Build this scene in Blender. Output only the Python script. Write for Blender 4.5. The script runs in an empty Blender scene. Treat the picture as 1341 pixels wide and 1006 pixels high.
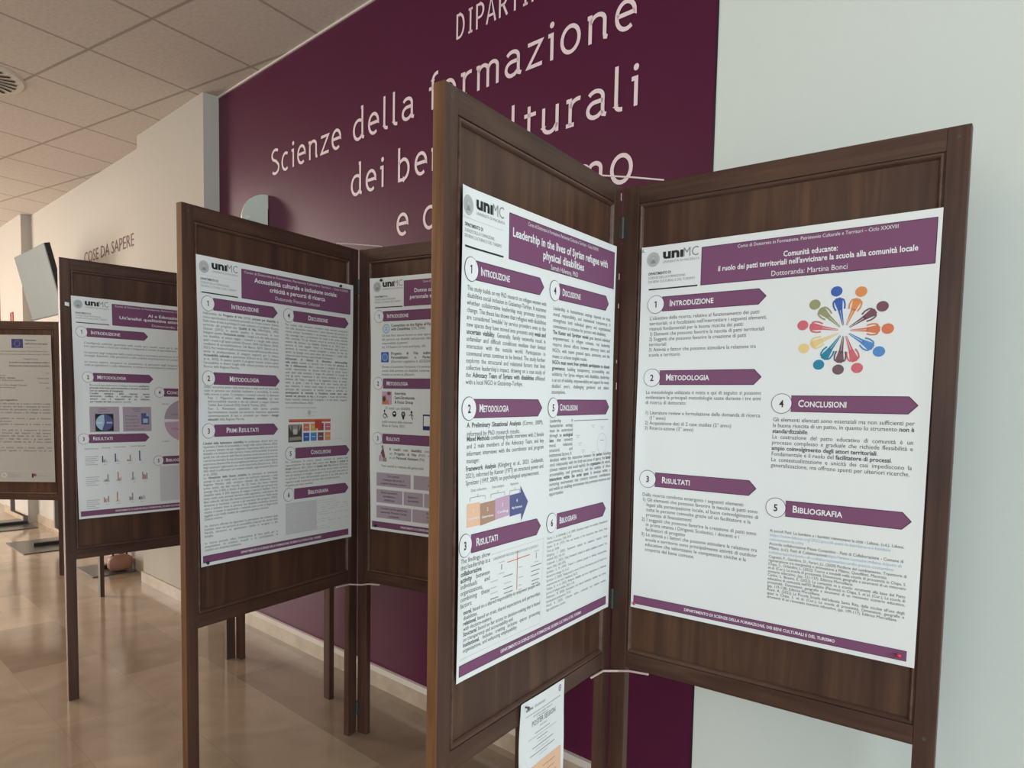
import bpy, bmesh, math, random
import numpy as np
from mathutils import Matrix, Vector
random.seed(7)
SC = bpy.context.scene
COL = SC.collection

# ------------------------------------------------------------------ camera
F, CX, CY, PITCH, ROLL, HC = 929.31, 634.03, 583.32, -0.0657, 0.0162, 1.3396
def make_camera():
    cd = bpy.data.cameras.new('camera'); co = bpy.data.objects.new('camera', cd); COL.objects.link(co)
    cd.sensor_fit = 'HORIZONTAL'; cd.sensor_width = 36.0; cd.lens = F * 36.0 / 1341.0
    cd.shift_x = (670.5 - CX) / 1341.0; cd.shift_y = (CY - 503.0) / 1341.0
    cd.clip_start = 0.05; cd.clip_end = 100
    cp, sp, cr, sr = math.cos(PITCH), math.sin(PITCH), math.cos(ROLL), math.sin(ROLL)
    U = Vector((1, 0, 0)); UP = Vector((0, -sp, cp)); FW = Vector((0, cp, sp))
    R = cr * U + sr * UP; T = -sr * U + cr * UP
    m = Matrix.Identity(4)
    for i in range(3):
        m[i][0] = R[i]; m[i][1] = T[i]; m[i][2] = -FW[i]
    m[2][3] = HC
    co.matrix_world = m
    SC.camera = co
make_camera()

# ------------------------------------------------------------------ room frame: N runs along the long wall, M points into it
AW = -0.7753
N = np.array([math.cos(AW), math.sin(AW), 0.0]); M = np.array([-N[1], N[0], 0.0])
DW, CEIL = 1.9642, 3.094
def nm(s, m, z): return N * s + M * m + np.array([0, 0, z])

# ------------------------------------------------------------------ materials
def new_mat(name):
    m = bpy.data.materials.new(name); m.use_nodes = True
    nt = m.node_tree; b = nt.nodes['Principled BSDF']
    return m, nt, b
def flat(name, col, rough=0.6, spec=0.4, metal=0.0, noise=0.0, nscale=30, bump=0.0):
    m, nt, b = new_mat(name)
    b.inputs['Roughness'].default_value = rough; b.inputs['Metallic'].default_value = metal
    b.inputs['Specular IOR Level'].default_value = spec
    if noise > 0 or bump > 0:
        tc = nt.nodes.new('ShaderNodeTexCoord'); nz = nt.nodes.new('ShaderNodeTexNoise')
        nz.inputs['Scale'].default_value = nscale; nz.inputs['Detail'].default_value = 5
        nt.links.new(tc.outputs['Object'], nz.inputs['Vector'])
        mx = nt.nodes.new('ShaderNodeMix'); mx.data_type = 'RGBA'
        mx.inputs[6].default_value = (*[c * (1 - noise) for c in col], 1); mx.inputs[7].default_value = (*[min(1, c * (1 + noise)) for c in col], 1)
        nt.links.new(nz.outputs['Fac'], mx.inputs[0]); nt.links.new(mx.outputs[2], b.inputs['Base Color'])
        if bump > 0:
            bp = nt.nodes.new('ShaderNodeBump'); bp.inputs['Strength'].default_value = bump; bp.inputs['Distance'].default_value = 0.002
            nt.links.new(nz.outputs['Fac'], bp.inputs['Height']); nt.links.new(bp.outputs['Normal'], b.inputs['Normal'])
    else:
        b.inputs['Base Color'].default_value = (*col, 1)
    return m
def wood(name, scale, dark, mid, light, rough=0.42, streak=0.6):
    m, nt, b = new_mat(name)
    tc = nt.nodes.new('ShaderNodeTexCoord'); mp = nt.nodes.new('ShaderNodeMapping'); mp.inputs['Scale'].default_value = scale
    nt.links.new(tc.outputs['Object'], mp.inputs['Vector'])
    n1 = nt.nodes.new('ShaderNodeTexNoise'); n1.inputs['Scale'].default_value = 1.0; n1.inputs['Detail'].default_value = 7; n1.inputs['Roughness'].default_value = 0.62; n1.inputs['Distortion'].default_value = streak
    nt.links.new(mp.outputs['Vector'], n1.inputs['Vector'])
    n2 = nt.nodes.new('ShaderNodeTexNoise'); n2.inputs['Scale'].default_value = 3.2; n2.inputs['Detail'].default_value = 3
    nt.links.new(tc.outputs['Object'], n2.inputs['Vector'])
    rp = nt.nodes.new('ShaderNodeValToRGB')
    e = rp.color_ramp.elements; e[0].position = 0.3; e[0].color = (*dark, 1); e[1].position = 0.78; e[1].color = (*light, 1)
    k = e.new(0.52); k.color = (*mid, 1)
    mt = nt.nodes.new('ShaderNodeMath'); mt.operation = 'MULTIPLY_ADD'; mt.inputs[1].default_value = 0.45; mt.inputs[2].default_value = -0.22
    nt.links.new(n2.outputs['Fac'], mt.inputs[0])
    ad = nt.nodes.new('ShaderNodeMath'); ad.operation = 'ADD'
    nt.links.new(n1.outputs['Fac'], ad.inputs[0]); nt.links.new(mt.outputs[0], ad.inputs[1])
    nt.links.new(ad.outputs[0], rp.inputs['Fac']); nt.links.new(rp.outputs['Color'], b.inputs['Base Color'])
    b.inputs['Roughness'].default_value = rough; b.inputs['Specular IOR Level'].default_value = 0.33
    bp = nt.nodes.new('ShaderNodeBump'); bp.inputs['Strength'].default_value = 0.12; bp.inputs['Distance'].default_value = 0.001
    nt.links.new(n1.outputs['Fac'], bp.inputs['Height']); nt.links.new(bp.outputs['Normal'], b.inputs['Normal'])
    return m
D_, M_, L_ = (0.040, 0.0180, 0.0120), (0.065, 0.0305, 0.0205), (0.100, 0.049, 0.031)
WOOD_V = wood('dark_wood_vertical', (38, 38, 1.6), D_, M_, L_)
WOOD_H = wood('dark_wood_horizontal', (2.2, 2.2, 45), D_, M_, L_)
WOOD_M = wood('moulding_wood', (3, 3, 30), (0.055, 0.027, 0.019), (0.090, 0.046, 0.033), (0.135, 0.075, 0.054), 0.36)
BOARD = wood('dark_plywood', (16, 16, 0.9), (0.040, 0.0180, 0.0120), (0.068, 0.032, 0.0205), (0.125, 0.060, 0.031), 0.40, 1.2)
SIDE = wood('warm_lit_edge_wood', (40, 40, 2), (0.085, 0.036, 0.014), (0.145, 0.064, 0.025), (0.21, 0.10, 0.044), 0.45)  # oranger, lighter wood: warm side light painted into the end-face colour
METAL = flat('dull_bronze_steel', (0.075, 0.066, 0.058), 0.42, 0.5, 0.6, 0.3, 60)
DARKMETAL = flat('dark_steel_paint', (0.085, 0.078, 0.072), 0.30, 0.5, 0.3, 0.15, 20)
GREYMETAL = flat('grey_steel_tube', (0.12, 0.115, 0.115), 0.42, 0.5, 0.2, 0.1, 20)
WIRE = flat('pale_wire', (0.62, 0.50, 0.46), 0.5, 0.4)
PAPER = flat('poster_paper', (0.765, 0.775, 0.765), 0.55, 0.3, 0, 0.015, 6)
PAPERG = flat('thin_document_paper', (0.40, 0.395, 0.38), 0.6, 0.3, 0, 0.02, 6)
def ink(n, c): return flat('ink_' + n, c, 0.55, 0.3)
PURPLE = ink('purple', (0.195, 0.070, 0.148)); PURPLE_D = ink('dark_purple', (0.07, 0.024, 0.052))
WHITE = ink('white', (0.80, 0.79, 0.80)); BLACK = ink('black', (0.022, 0.024, 0.026)); TEXT = ink('text', (0.095, 0.10, 0.105))
GREY = ink('grey', (0.26, 0.27, 0.28)); LGREY = ink('light_grey', (0.52, 0.52, 0.53)); PALEGREY = ink('pale_grey', (0.63, 0.63, 0.64)); SEAL = ink('seal_grey', (0.40, 0.41, 0.41)); LAV = ink('lavender', (0.42, 0.34, 0.40))
LINK = ink('link_blue', (0.33, 0.45, 0.62)); RED = ink('red', (0.50, 0.06, 0.05)); NAVY = ink('navy', (0.03, 0.04, 0.16)); BLUE = ink('blue', (0.05, 0.12, 0.42))
SKY = ink('sky_blue', (0.09, 0.25, 0.55)); CYAN = ink('teal', (0.03, 0.22, 0.36)); ORANGE = ink('orange', (0.72, 0.27, 0.10)); PEACH = ink('peach', (0.80, 0.50, 0.33)); TAN = ink('tan', (0.42, 0.25, 0.18))
OLIVE = ink('olive', (0.32, 0.31, 0.16)); MAUVE = ink('mauve', (0.19, 0.08, 0.11)); ROSE = ink('rose', (0.62, 0.14, 0.17)); YELLOW = ink('yellow', (0.78, 0.58, 0.26)); BROWN = ink('brown', (0.17, 0.10, 0.11)); PINK = ink('pink', (0.55, 0.36, 0.48)); SLATE = ink('slate', (0.10, 0.11, 0.26)); CORAL = ink('coral', (0.66, 0.19, 0.09)); YEL2 = ink('gold', (0.62, 0.40, 0.08)); LBLUE = ink('pale_blue', (0.38, 0.52, 0.68)); PHOTO_D = ink('photo_dark', (0.07, 0.06, 0.05)); PHOTO_M = ink('photo_mid', (0.30, 0.28, 0.24)); SKIN = ink('photo_skin', (0.45, 0.22, 0.15))

# ------------------------------------------------------------------ mesh helpers
class MB:
    """collects faces for ONE mesh"""
    def __init__(s): s.v = []; s.f = []; s.mi = []; s.mats = []
    def mat(s, m):
        if m not in s.mats: s.mats.append(m)
        return s.mats.index(m)
    def add(s, vs, fs, m):
        o = len(s.v); s.v += [tuple(float(c) for c in v) for v in vs]
        k = s.mat(m)
        for f in fs: s.f.append([i + o for i in f]); s.mi.append(k)
    def hexa(s, c, m):        # c: 8 corners, bottom ring then top ring
        s.add(c, [(3, 2, 1, 0), (4, 5, 6, 7), (0, 1, 5, 4), (1, 2, 6, 5), (2, 3, 7, 6), (3, 0, 4, 7)], m)
    def tube(s, pts, r, m, n=8, caps=True):
        pts = [np.array(p, float) for p in pts]; rings = []
        for i, p in enumerate(pts):
            d = pts[min(i + 1, len(pts) - 1)] - pts[max(i - 1, 0)]; d = d / np.linalg.norm(d)
            a = np.array([0, 0, 1.0]) if abs(d[2]) < 0.9 else np.array([1.0, 0, 0])
            x = np.cross(d, a); x /= np.linalg.norm(x); y = np.cross(d, x)
            rings.append([p + r * (math.cos(2 * math.pi * k / n) * x + math.sin(2 * math.pi * k / n) * y) for k in range(n)])
        vs = [v for R in rings for v in R]; fs = []
        for i in range(len(pts) - 1):
            for k in range(n):
                fs.append((i * n + k, i * n + (k + 1) % n, (i + 1) * n + (k + 1) % n, (i + 1) * n + k))
        if caps: fs += [tuple(range(n))[::-1], tuple(range((len(pts) - 1) * n, len(pts) * n))]
        s.add(vs, fs, m)
    def build(s, name, parent=None, loc=(0, 0, 0), bevel=0.0, smooth=False, origin=None):
        me = bpy.data.meshes.new(name)
        org = np.array(origin if origin is not None else (0, 0, 0), float)
        V = [tuple(np.array(v) - org) for v in s.v]
        me.from_pydata(V, [], s.f)
        for m in s.mats: me.materials.append(m)
        me.polygons.foreach_set('material_index', s.mi)
        bm = bmesh.new(); bm.from_mesh(me)
        if bevel > 0:
            bmesh.ops.remove_doubles(bm, verts=bm.verts, dist=1e-6)
            ed = [e for e in bm.edges if len(e.link_faces) == 2 and e.calc_face_angle(0) > 0.5]
            bmesh.ops.bevel(bm, geom=ed, offset=bevel, segments=2, affect='EDGES', profile=0.6)
        if s.f and bevel > 0: bmesh.ops.recalc_face_normals(bm, faces=bm.faces)
        bm.to_mesh(me); bm.free()
        if smooth:
            me.polygons.foreach_set('use_smooth', [True] * len(me.polygons))
        me.update()
        o = bpy.data.objects.new(name, me); COL.objects.link(o)
        o.location = tuple(org) if origin is not None else loc
        if parent is not None: o.parent = parent
        return o
def tag(o, label, cat, group=None, kind=None):
    o['label'] = label; o['category'] = cat
    if group: o['group'] = group
    if kind: o['kind'] = kind
    return o
def empty(name, loc):
    o = bpy.data.objects.new(name, None); COL.objects.link(o); o.location = tuple(float(c) for c in loc); o.empty_display_size = 0.1
    return o
def struct(o): o['kind'] = 'structure'; return o
def nmbox(b, s0, s1, m0, m1, z0, z1, mat):
    c = [nm(s, m, z) for z in (z0, z1) for s, m in ((s0, m0), (s1, m0), (s1, m1), (s0, m1))]
    b.hexa(c, mat)

# ------------------------------------------------------------------ glyphs of the built-in font
_G = {}
def glyph(ch, bold):
    k = (ch, bold)
    if k in _G: return _G[k]
    def mesh_of(t):
        cu = bpy.data.curves.new('t', 'FONT'); cu.body = t; cu.resolution_u = 2; cu.size = 1.0
        if bold: cu.offset = 0.042 if bold == 2 else 0.022
        ob = bpy.data.objects.new('t', cu); COL.objects.link(ob)
        me = ob.to_mesh(); 
        V = np.array([v.co[:2] for v in me.vertices]) if len(me.vertices) else np.zeros((0, 2))
        Fs = [tuple(p.vertices) for p in me.polygons]
        ob.to_mesh_clear(); bpy.data.objects.remove(ob); bpy.data.curves.remove(cu)
        return V, Fs
    V, Fs = mesh_of(ch) if ch != ' ' else (np.zeros((0, 2)), [])
    a, _ = mesh_of('|' + ch + '|'); c, _ = mesh_of('||')
    adv = (a[:, 0].max() - a[:, 0].min()) - (c[:, 0].max() - c[:, 0].min())
    _G[k] = (V, Fs, adv); return _G[k]
def layout(text, size, bold=False, smallcaps=False):
    """-> verts (x, y up), faces, width"""
    VV, FF, x, o = [], [], 0.0, 0; prev = ' '
    for ch in text:
        sz = size
        if smallcaps and not (prev == ' '): sz = size * 0.8; c2 = ch.upper()
        else: c2 = ch
        V, Fs, adv = glyph(c2, bold)
        if len(V):
            VV.append(V * sz + np.array([x, 0])); FF += [tuple(i + o for i in f) for f in Fs]; o += len(V)
        x += adv * sz; prev = ch
    return (np.vstack(VV) if VV else np.zeros((0, 2))), FF, x

# ------------------------------------------------------------------ folding screens
T = 0.0255; W_LEAF = 0.7631
class Leaf:
    def __init__(s, x, y, a, W=W_LEAF, H=1.90, Hb=0.617):
        s.o = np.array([x, y, 0.0]); s.d = np.array([math.cos(a), math.sin(a), 0]); n = np.array([-s.d[1], s.d[0], 0])
        mid = s.o + s.d * W * 0.5
        if n @ (-mid) < 0: n = -n
        s.n, s.W, s.H, s.Hb = n, W, H, Hb
    def P(s, t, z, off=0.0): return s.o + s.d * t + np.array([0, 0, z]) + s.n * off
    def loc(s, t, z, off=0.0): return s.P(t, z, off) - s.o
    def box(s, b, t0, t1, z0, z1, d0, d1, mat):
        c = [s.loc(t, z, -d) for z in (z0, z1) for t, d in ((t0, d0), (t1, d0), (t1, d1), (t0, d1))]
        b.hexa(c, mat)
    def build(s, root, warm_lit=False):
        W, H, Hb, g = s.W, s.H, s.Hb, 0.0025
        b = MB(); s.box(b, 0.043, W - 0.036, Hb + 0.036, H - 0.042, 0.0085, 0.017, BOARD); leaf = b.build('leaf', root)
        for t0, t1 in ((g, 0.0475), (W - 0.0415, W)):
            b = MB(); s.box(b, t0, t1, 0, H, 0, T, WOOD_V)
            o = b.build('stile', leaf, bevel=0.0018)
            if warm_lit and t0 > 0.1:  # outer end face gets the painted warm light
                o.data.materials.append(SIDE)
                for p in o.data.polygons:
                    if np.array(p.normal) @ s.d > 0.9: p.material_index = 1
        b = MB(); s.box(b, 0.0475, W - 0.0415, H - 0.0465, H, 0.0006, T - 0.0006, WOOD_H); b.build('top_rail', leaf, bevel=0.0012)
        b = MB(); s.box(b, 0.0475, W - 0.0415, Hb, Hb + 0.042, 0.0006, T - 0.0006, WOOD_H); b.build('bottom_rail', leaf, bevel=0.0012)
        # mitred moulding round the recessed board, both faces
        b = MB()
        R = [(0.0475, Hb + 0.042), (W - 0.0415, Hb + 0.042), (W - 0.0415, H - 0.0465), (0.0475, H - 0.0465)]
        prof = [(0.0, 0.0006), (0.0008, 0.0045), (0.0026, 0.0045), (0.0042, -0.0008), (0.0072, -0.0012), (0.0095, 0.0012), (0.0120, 0.0060), (0.0120, 0.0086)]
        for back in (False, True):
            vs = []
            for ins, dep in prof:
                dd = (T - dep) if back else dep
                for (t, z), (it, iz) in zip(R, ((1, 1), (-1, 1), (-1, -1), (1, -1))):
                    vs.append(s.loc(t + it * ins, z + iz * ins, -dd))
            fs = [(k * 4 + i, k * 4 + (i + 1) % 4, (k + 1) * 4 + (i + 1) % 4, (k + 1) * 4 + i) for k in range(len(prof) - 1) for i in range(4)]
            b.add(vs, fs, WOOD_M)
        b.build('moulding', leaf)
        # small dowel plugs where rails meet stiles
        for t in (W - 0.021,):
            for z in (H - 0.022, Hb + 0.02):
                b = MB(); b.tube([s.loc(t, z, -0.002), s.loc(t, z, 0.0006)], 0.0042, PHOTO_D, 10); b.build('dowel_plug', leaf)
def screen(x, y, aL, aR, label, hinges=(1.79, 0.80), wires=True, flecks=(), **kw):
    root = empty('folding_screen', (x, y, 0)); tag(root, label, 'folding screen', 'dark wooden folding screens holding posters')
    A, B = Leaf(x, y, aL, **kw), Leaf(x, y, aR, **kw)
    A.build(root, True); B.build(root)
    bis = A.n + B.n; bis /= np.linalg.norm(bis)
    for z in hinges:
        b = MB()
        b.tube([np.array([0, 0, z - 0.028]) + bis * 0.004, np.array([0, 0, z + 0.028]) + bis * 0.004], 0.0045, METAL, 10)
        for L in (A, B): L.box(b, 0.004, 0.020, z - 0.027, z + 0.027, -0.0015, 0.0, METAL)
        b.build('hinge', root)
    for t, z, h in flecks:
        b = MB(); A.box(b, t, t + 0.0035, z, z + h, -0.0004, 0.0003, WIRE); b.build('light_fleck', root)  # pale strips painted as light showing through the hinge gap
    if wires:
        H, Hb = A.H, A.Hb
        p, q = A.loc(0.118, H + 0.003, -0.004), B.loc(0.112, H + 0.003, -0.004)
        b = MB(); b.tube([p, (p + q) / 2 + np.array([0, 0, 0.001]), q], 0.0022, WIRE, 6); b.build('tie_wire', root)
        p, q = A.loc(0.121, Hb - 0.002, 0.004), B.loc(0.117, Hb - 0.001, 0.004)
        b = MB(); b.tube([p, A.loc(0.05, Hb - 0.006, 0.004), B.loc(0.028, Hb - 0.014, 0.004), B.loc(0.06, Hb - 0.006, 0.004), q], 0.003, WIRE, 6); b.build('tie_wire', root)
    return root, A, B
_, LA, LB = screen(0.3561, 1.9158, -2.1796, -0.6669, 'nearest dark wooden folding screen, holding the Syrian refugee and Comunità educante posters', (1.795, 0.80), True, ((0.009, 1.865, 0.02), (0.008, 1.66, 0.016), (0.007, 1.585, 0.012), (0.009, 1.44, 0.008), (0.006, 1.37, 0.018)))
_, LC, LD = screen(-0.492, 2.7601, -2.1276, -0.5491, 'second dark wooden folding screen, its left leaf holding the Accessibilità culturale poster', (1.76, 0.10))
_, LE, LF = screen(-1.2499, 3.5431, -2.3441, -0.6985, 'third dark wooden folding screen, holding the poster with pie chart and small bar charts', (1.76, 0.25))
_, LG, LH = screen(-3.04, 5.11, 3.155, -0.78, 'farthest dark wooden folding screen at the left edge, holding a typed document', (1.7,), False, H=1.838, Hb=0.553)

# ------------------------------------------------------------------ posters
PW, PH = 0.7, 1.0
class Poster:
    def __init__(s, leaf, corners, label, group='university research posters', paper=PAPER, amp=0.0016, seed=0, lift=0.0042, name='research_poster', cat='poster', size=(PW, PH)):
        s.L, s.c, s.amp, s.seed, s.lift, s.size = leaf, [np.array(c) for c in corners], amp, seed, lift, size
        ctr = sum(s.c) / 4; s.org = leaf.P(ctr[0], min(c[1] for c in s.c), 0.0)
        b = MB(); s.b = b; nu, nv = 64, 44; vs = []
        for j in range(nv + 1):
            for i in range(nu + 1): vs.append(s.pt(size[0] * i / nu, size[1] * j / nv, 0))
        b.add(vs, [(j * (nu + 1) + i, (j + 1) * (nu + 1) + i, (j + 1) * (nu + 1) + i + 1, j * (nu + 1) + i + 1) for j in range(nv) for i in range(nu)], paper)
        s.root = b.build(name, None, origin=s.org, smooth=True); tag(s.root, label, cat, group)
    def wave(s, a, c):
        k = s.seed
        w = s.amp * (0.5 + 0.5 * math.sin(5.2 * c + 1.3 * k + 1.1 * a)) + s.amp * 0.6 * (0.5 + 0.5 * math.sin(7.5 * a + 2.1 * k + 2 * c))
        e = max(0, 0.06 - a) / 0.06
        w += s.lift * e * e * (0.5 + 0.5 * math.sin(9 * c + k))           # left edge curls a little off the board
        e = max(0, a - 0.94) / 0.06
        w += s.lift * 0.6 * e * e * (0.5 + 0.5 * math.sin(7 * c + 2 + k))
        return w
    def pt(s, u, v, layer):
        a, c = u / s.size[0], v / s.size[1]
        TL, TR, BR, BL = s.c
        q = (TL * (1 - a) + TR * a) * (1 - c) + (BL * (1 - a) + BR * a) * c
        return s.L.P(q[0], q[1], 0.0026 + s.wave(a, c) + 0.00045 * layer)
    def part(s): return Part(s)
class Part:
    def __init__(s, p): s.p = p; s.b = MB()
    def grid(s, f, nu, nv, m, layer):
        vs = [s.p.pt(*f(i / nu, j / nv), layer) for j in range(nv + 1) for i in range(nu + 1)]
        s.b.add(vs, [(j * (nu + 1) + i, (j + 1) * (nu + 1) + i, (j + 1) * (nu + 1) + i + 1, j * (nu + 1) + i + 1) for j in range(nv) for i in range(nu)], m)
    def rect(s, u0, v0, u1, v1, m, layer=1):
        s.grid(lambda a, c: (u0 + (u1 - u0) * a, v0 + (v1 - v0) * c), max(1, int(abs(u1 - u0) / 0.03)), max(1, int(abs(v1 - v0) / 0.03)), m, layer)
    def quad(s, p, m, layer=1):
        p = [np.array(q, float) for q in p]
        s.grid(lambda a, c: tuple((p[0] * (1 - a) + p[1] * a) * (1 - c) + (p[3] * (1 - a) + p[2] * a) * c), 4, 3, m, layer)
    def poly(s, pts, m, layer=1): s.b.add([s.p.pt(u, v, layer) for u, v in pts], [tuple(range(len(pts)))[::-1]], m)
    def ell(s, u, v, ru, rv, m, layer=1, a0=0, a1=360, n=28, rot=0.0):
        pts = []
        full = abs(a1 - a0) >= 360
        for k in range(n if full else n + 1):
            t = math.radians(a0 + (a1 - a0) * k / n); x, y = ru * math.cos(t), rv * math.sin(t)
            pts.append((u + x * math.cos(rot) - y * math.sin(rot), v - (x * math.sin(rot) + y * math.cos(rot))))
        if not full: pts.append((u, v))
        vs = [s.p.pt(a, c, layer) for a, c in [(u, v)] + pts]; k = len(pts)
        s.b.add(vs, [(0, 1 + i, 1 + (i + 1) % k) for i in range(k)], m)
    def ring(s, u, v, r, w, m, layer=1, n=32):
        vs = []
        for k in range(n):
            t = 2 * math.pi * k / n
            vs += [s.p.pt(u + (r + w) * math.cos(t), v + (r + w) * math.sin(t), layer), s.p.pt(u + (r - w) * math.cos(t), v + (r - w) * math.sin(t), layer)]
        s.b.add(vs, [(2 * k, 2 * k + 1, (2 * k + 3) % (2 * n), (2 * k + 2) % (2 * n)) for k in range(n)], m)
    def line(s, pts, w, m, layer=1):
        for (a, c) in zip(pts[:-1], pts[1:]):
            a, c = np.array(a, float), np.array(c, float); d = c - a; l = np.linalg.norm(d)
            if l < 1e-6: continue
            q = np.array([-d[1], d[0]]) / l * w / 2; k = max(1, int(l / 0.04))
            for i in range(k):
                p0, p1 = a + d * i / k, a + d * (i + 1) / k
                s.b.add([s.p.pt(*(p0 + q), layer), s.p.pt(*(p1 + q), layer), s.p.pt(*(p1 - q), layer), s.p.pt(*(p0 - q), layer)], [(0, 1, 2, 3)], m)
    def put(s, V, Fs, u, v, hs, m, layer):
        if len(V): s.b.add([s.p.pt(u + x * hs, v - y, layer) for x, y in V], Fs, m)
    def text(s, t, u0, u1, v, size, m=TEXT, layer=1, bold=False, sc=False, align='L', hs=None):
        """one line of writing from u0; fitted to end at u1 unless hs is given"""
        V, Fs, w = layout(t, size, bold, sc)
        if hs is None: hs = (u1 - u0) / w
        elif align == 'C': u0 = (u0 + u1) / 2 - w * hs / 2
        elif align == 'R': u0 = u1 - w * hs
        s.put(V, Fs, u0, v, hs, m, layer)
    def para(s, lines, u0, u1, v0, pitch, size, m=TEXT, layer=1, hmax=1.0):
        """set lines of writing, justified; a line ending in | stays ragged; *bold*; leading > indents"""
        rows = []; bold = False
        for ln in lines:
            rag = ln.endswith('|'); ln = ln.rstrip('|'); ind = 0
            while ln.startswith('>'): ind += 0.013; ln = ln[1:]
            ws = []
            for w in ln.split(' '):
                if not w: continue
                segs = []                      # bold toggles at every * inside the word
                for j, seg in enumerate(w.split('*')):
                    if j: bold = not bold
                    if seg: segs.append(layout(seg, size, bold))
                if not segs: continue
                if len(segs) == 1: ws.append(segs[0])
                else:
                    V_, F_, x_, o_ = [], [], 0.0, 0
                    for V, Fs, w_ in segs:
                        V_.append(V + np.array([x_, 0])); F_ += [tuple(i + o_ for i in f) for f in Fs]; o_ += len(V); x_ += w_
                    ws.append((np.vstack(V_), F_, x_))
            rows.append((ws, rag, ind))
        sp = size * 0.30; ratios = []
        for ws, rag, ind in rows:
            if not rag and ws: ratios.append((u1 - u0 - ind) / (sum(w[2] for w in ws) + sp * (len(ws) - 1)))
        hs = min(hmax, sorted(ratios)[len(ratios) // 4] if ratios else 0.9)
        for i, (ws, rag, ind) in enumerate(rows):
            if not ws: continue
            v = v0 + i * pitch; x = u0 + ind; tot = sum(w[2] for w in ws); h, g = hs, sp * hs
            avail = u1 - u0 - ind
            if not rag and len(ws) > 1:
                g = (avail - tot * h) / (len(ws) - 1)
                if g < sp * hs * 0.6: h = avail / (tot + sp * (len(ws) - 1)); g = sp * h
            elif tot * h + g * (len(ws) - 1) > avail: h = avail / (tot + sp * (len(ws) - 1)); g = sp * h
            for V, Fs, w in ws: s.put(V, Fs, x, v, h, m, layer); x += w * h + g
    def done(s, name, parent=None, label=None):
        o = s.b.build(name, None, origin=s.p.org)
        par = parent or s.p.root
        o.parent = par; o.location = (0, 0, 0)
        if label: o['label'] = label
        return o
def banner(P, u, v, tip, num, title, tu0, tu1, cap=0.0165, circ=None):
    """arrow shaped section heading with its round number badge; v = centre line"""
    k = P.part(); h = 0.0190; du = 0.018
    k.quad([(u, v - h), (tip - du, v - h), (tip - du, v + h), (u, v + h)], PURPLE, 1)
    k.b.add([k.p.pt(tip - du, v - h, 1), k.p.pt(tip - du, v + h, 1), k.p.pt(tip, v, 1)], [(0, 1, 2)], PURPLE)
    k.line([(u, v - h), (tip - du, v - h), (tip, v), (tip - du, v + h), (u, v + h)], 0.0016, PURPLE_D, 1.4)
    if title: k.text(title, tu0, tu1, v + cap * 0.44, cap * 1.42, WHITE, 2, True, True)
    o = k.done('section_banner')
    k = P.part(); cu = circ if circ is not None else u - 0.026
    k.ell(cu, v, 0.0245, 0.0245, BLACK, 2); k.ell(cu, v, 0.0233, 0.0233, WHITE, 3)
    if num == 1:
        k.line([(cu + 0.0008, v + 0.0085), (cu + 0.0008, v - 0.0085)], 0.0028, BLACK, 4); k.line([(cu + 0.0014, v - 0.0080), (cu - 0.0038, v - 0.0048)], 0.0024, BLACK, 4)
    else: k.text(str(num), cu - 0.006, cu + 0.006, v + 0.0085, 0.024, BLACK, 4, True, hs=0.85, align='C')
    k.done('number_badge', o)
def common(P, su=0.0, thin=True):
    """seal, wordmark and department heading at the top left, shared by the posters"""
    k = P.part(); u = 0.026 + su; v = 0.035
    k.ell(u, v, 0.0185, 0.0195, SEAL, 1); k.ring(u, v, 0.0165, 0.0012, LGREY, 2); k.ring(u, v, 0.0125, 0.0010, LGREY, 2)
    k.ell(u, v - 0.003, 0.004, 0.005, LGREY, 2); k.quad([(u - 0.003, v), (u + 0.003, v), (u + 0.008, v + 0.011), (u - 0.008, v + 0.011)], GREY, 2); k.line([(u - 0.008, v - 0.006), (u - 0.004, v + 0.004)], 0.002, LGREY, 2.4); k.line([(u + 0.008, v - 0.006), (u + 0.004, v + 0.004)], 0.002, LGREY, 2.4)
    k.done('university_seal')
    k = P.part()
    k.text('unı', 0.053 + su, 0.112 + su, 0.0355, 0.0360, BLACK, 1, 2)
    k.text('MC', 0.1095 + su, 0.154 + su, 0.0370, 0.0345, GREY, 1)
    k.text('UNIVERSITÀ DI MACERATA', 0.054 + su, 0.156 + su, 0.0480, 0.0088, GREY, 1)
    k.done('university_wordmark')
    k = P.part()
    if thin: k.line([(0.006 + su, 0.060), (0.150 + su, 0.061)], 0.0007, LGREY)
    k.text('DIPARTIMENTO DI', 0.013 + su, 0.078 + su, 0.0765, 0.0100, TEXT, 1, True)
    k.text('SCIENZE DELLA FORMAZIONE,', 0.013 + su, 0.120 + su, 0.0875, 0.0095, GREY, 1)
    k.text('DEI BENI CULTURALI E DEL TURISMO', 0.013 + su, 0.146 + su, 0.0980, 0.0095, GREY, 1)
    k.rect(0.015 + su, 0.1135, 0.153 + su, 0.1172, BLACK)
    k.done('department_heading')
    k = P.part()
    k.rect(0.008, 0.9655, 0.684, 0.9880, PURPLE); k.line([(0.008, 0.9655), (0.684, 0.9655)], 0.0014, PURPLE_D, 1.4); k.line([(0.008, 0.988), (0.684, 0.988)], 0.0014, PURPLE_D, 1.4)
    k.text('DIPARTIMENTO DI SCIENZE DELLA FORMAZIONE, DEI BENI CULTURALI E DEL TURISMO', 0.158, 0.535, 0.9800, 0.0105, WHITE, 2, True)
    k.done('footer_banner')
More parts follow.
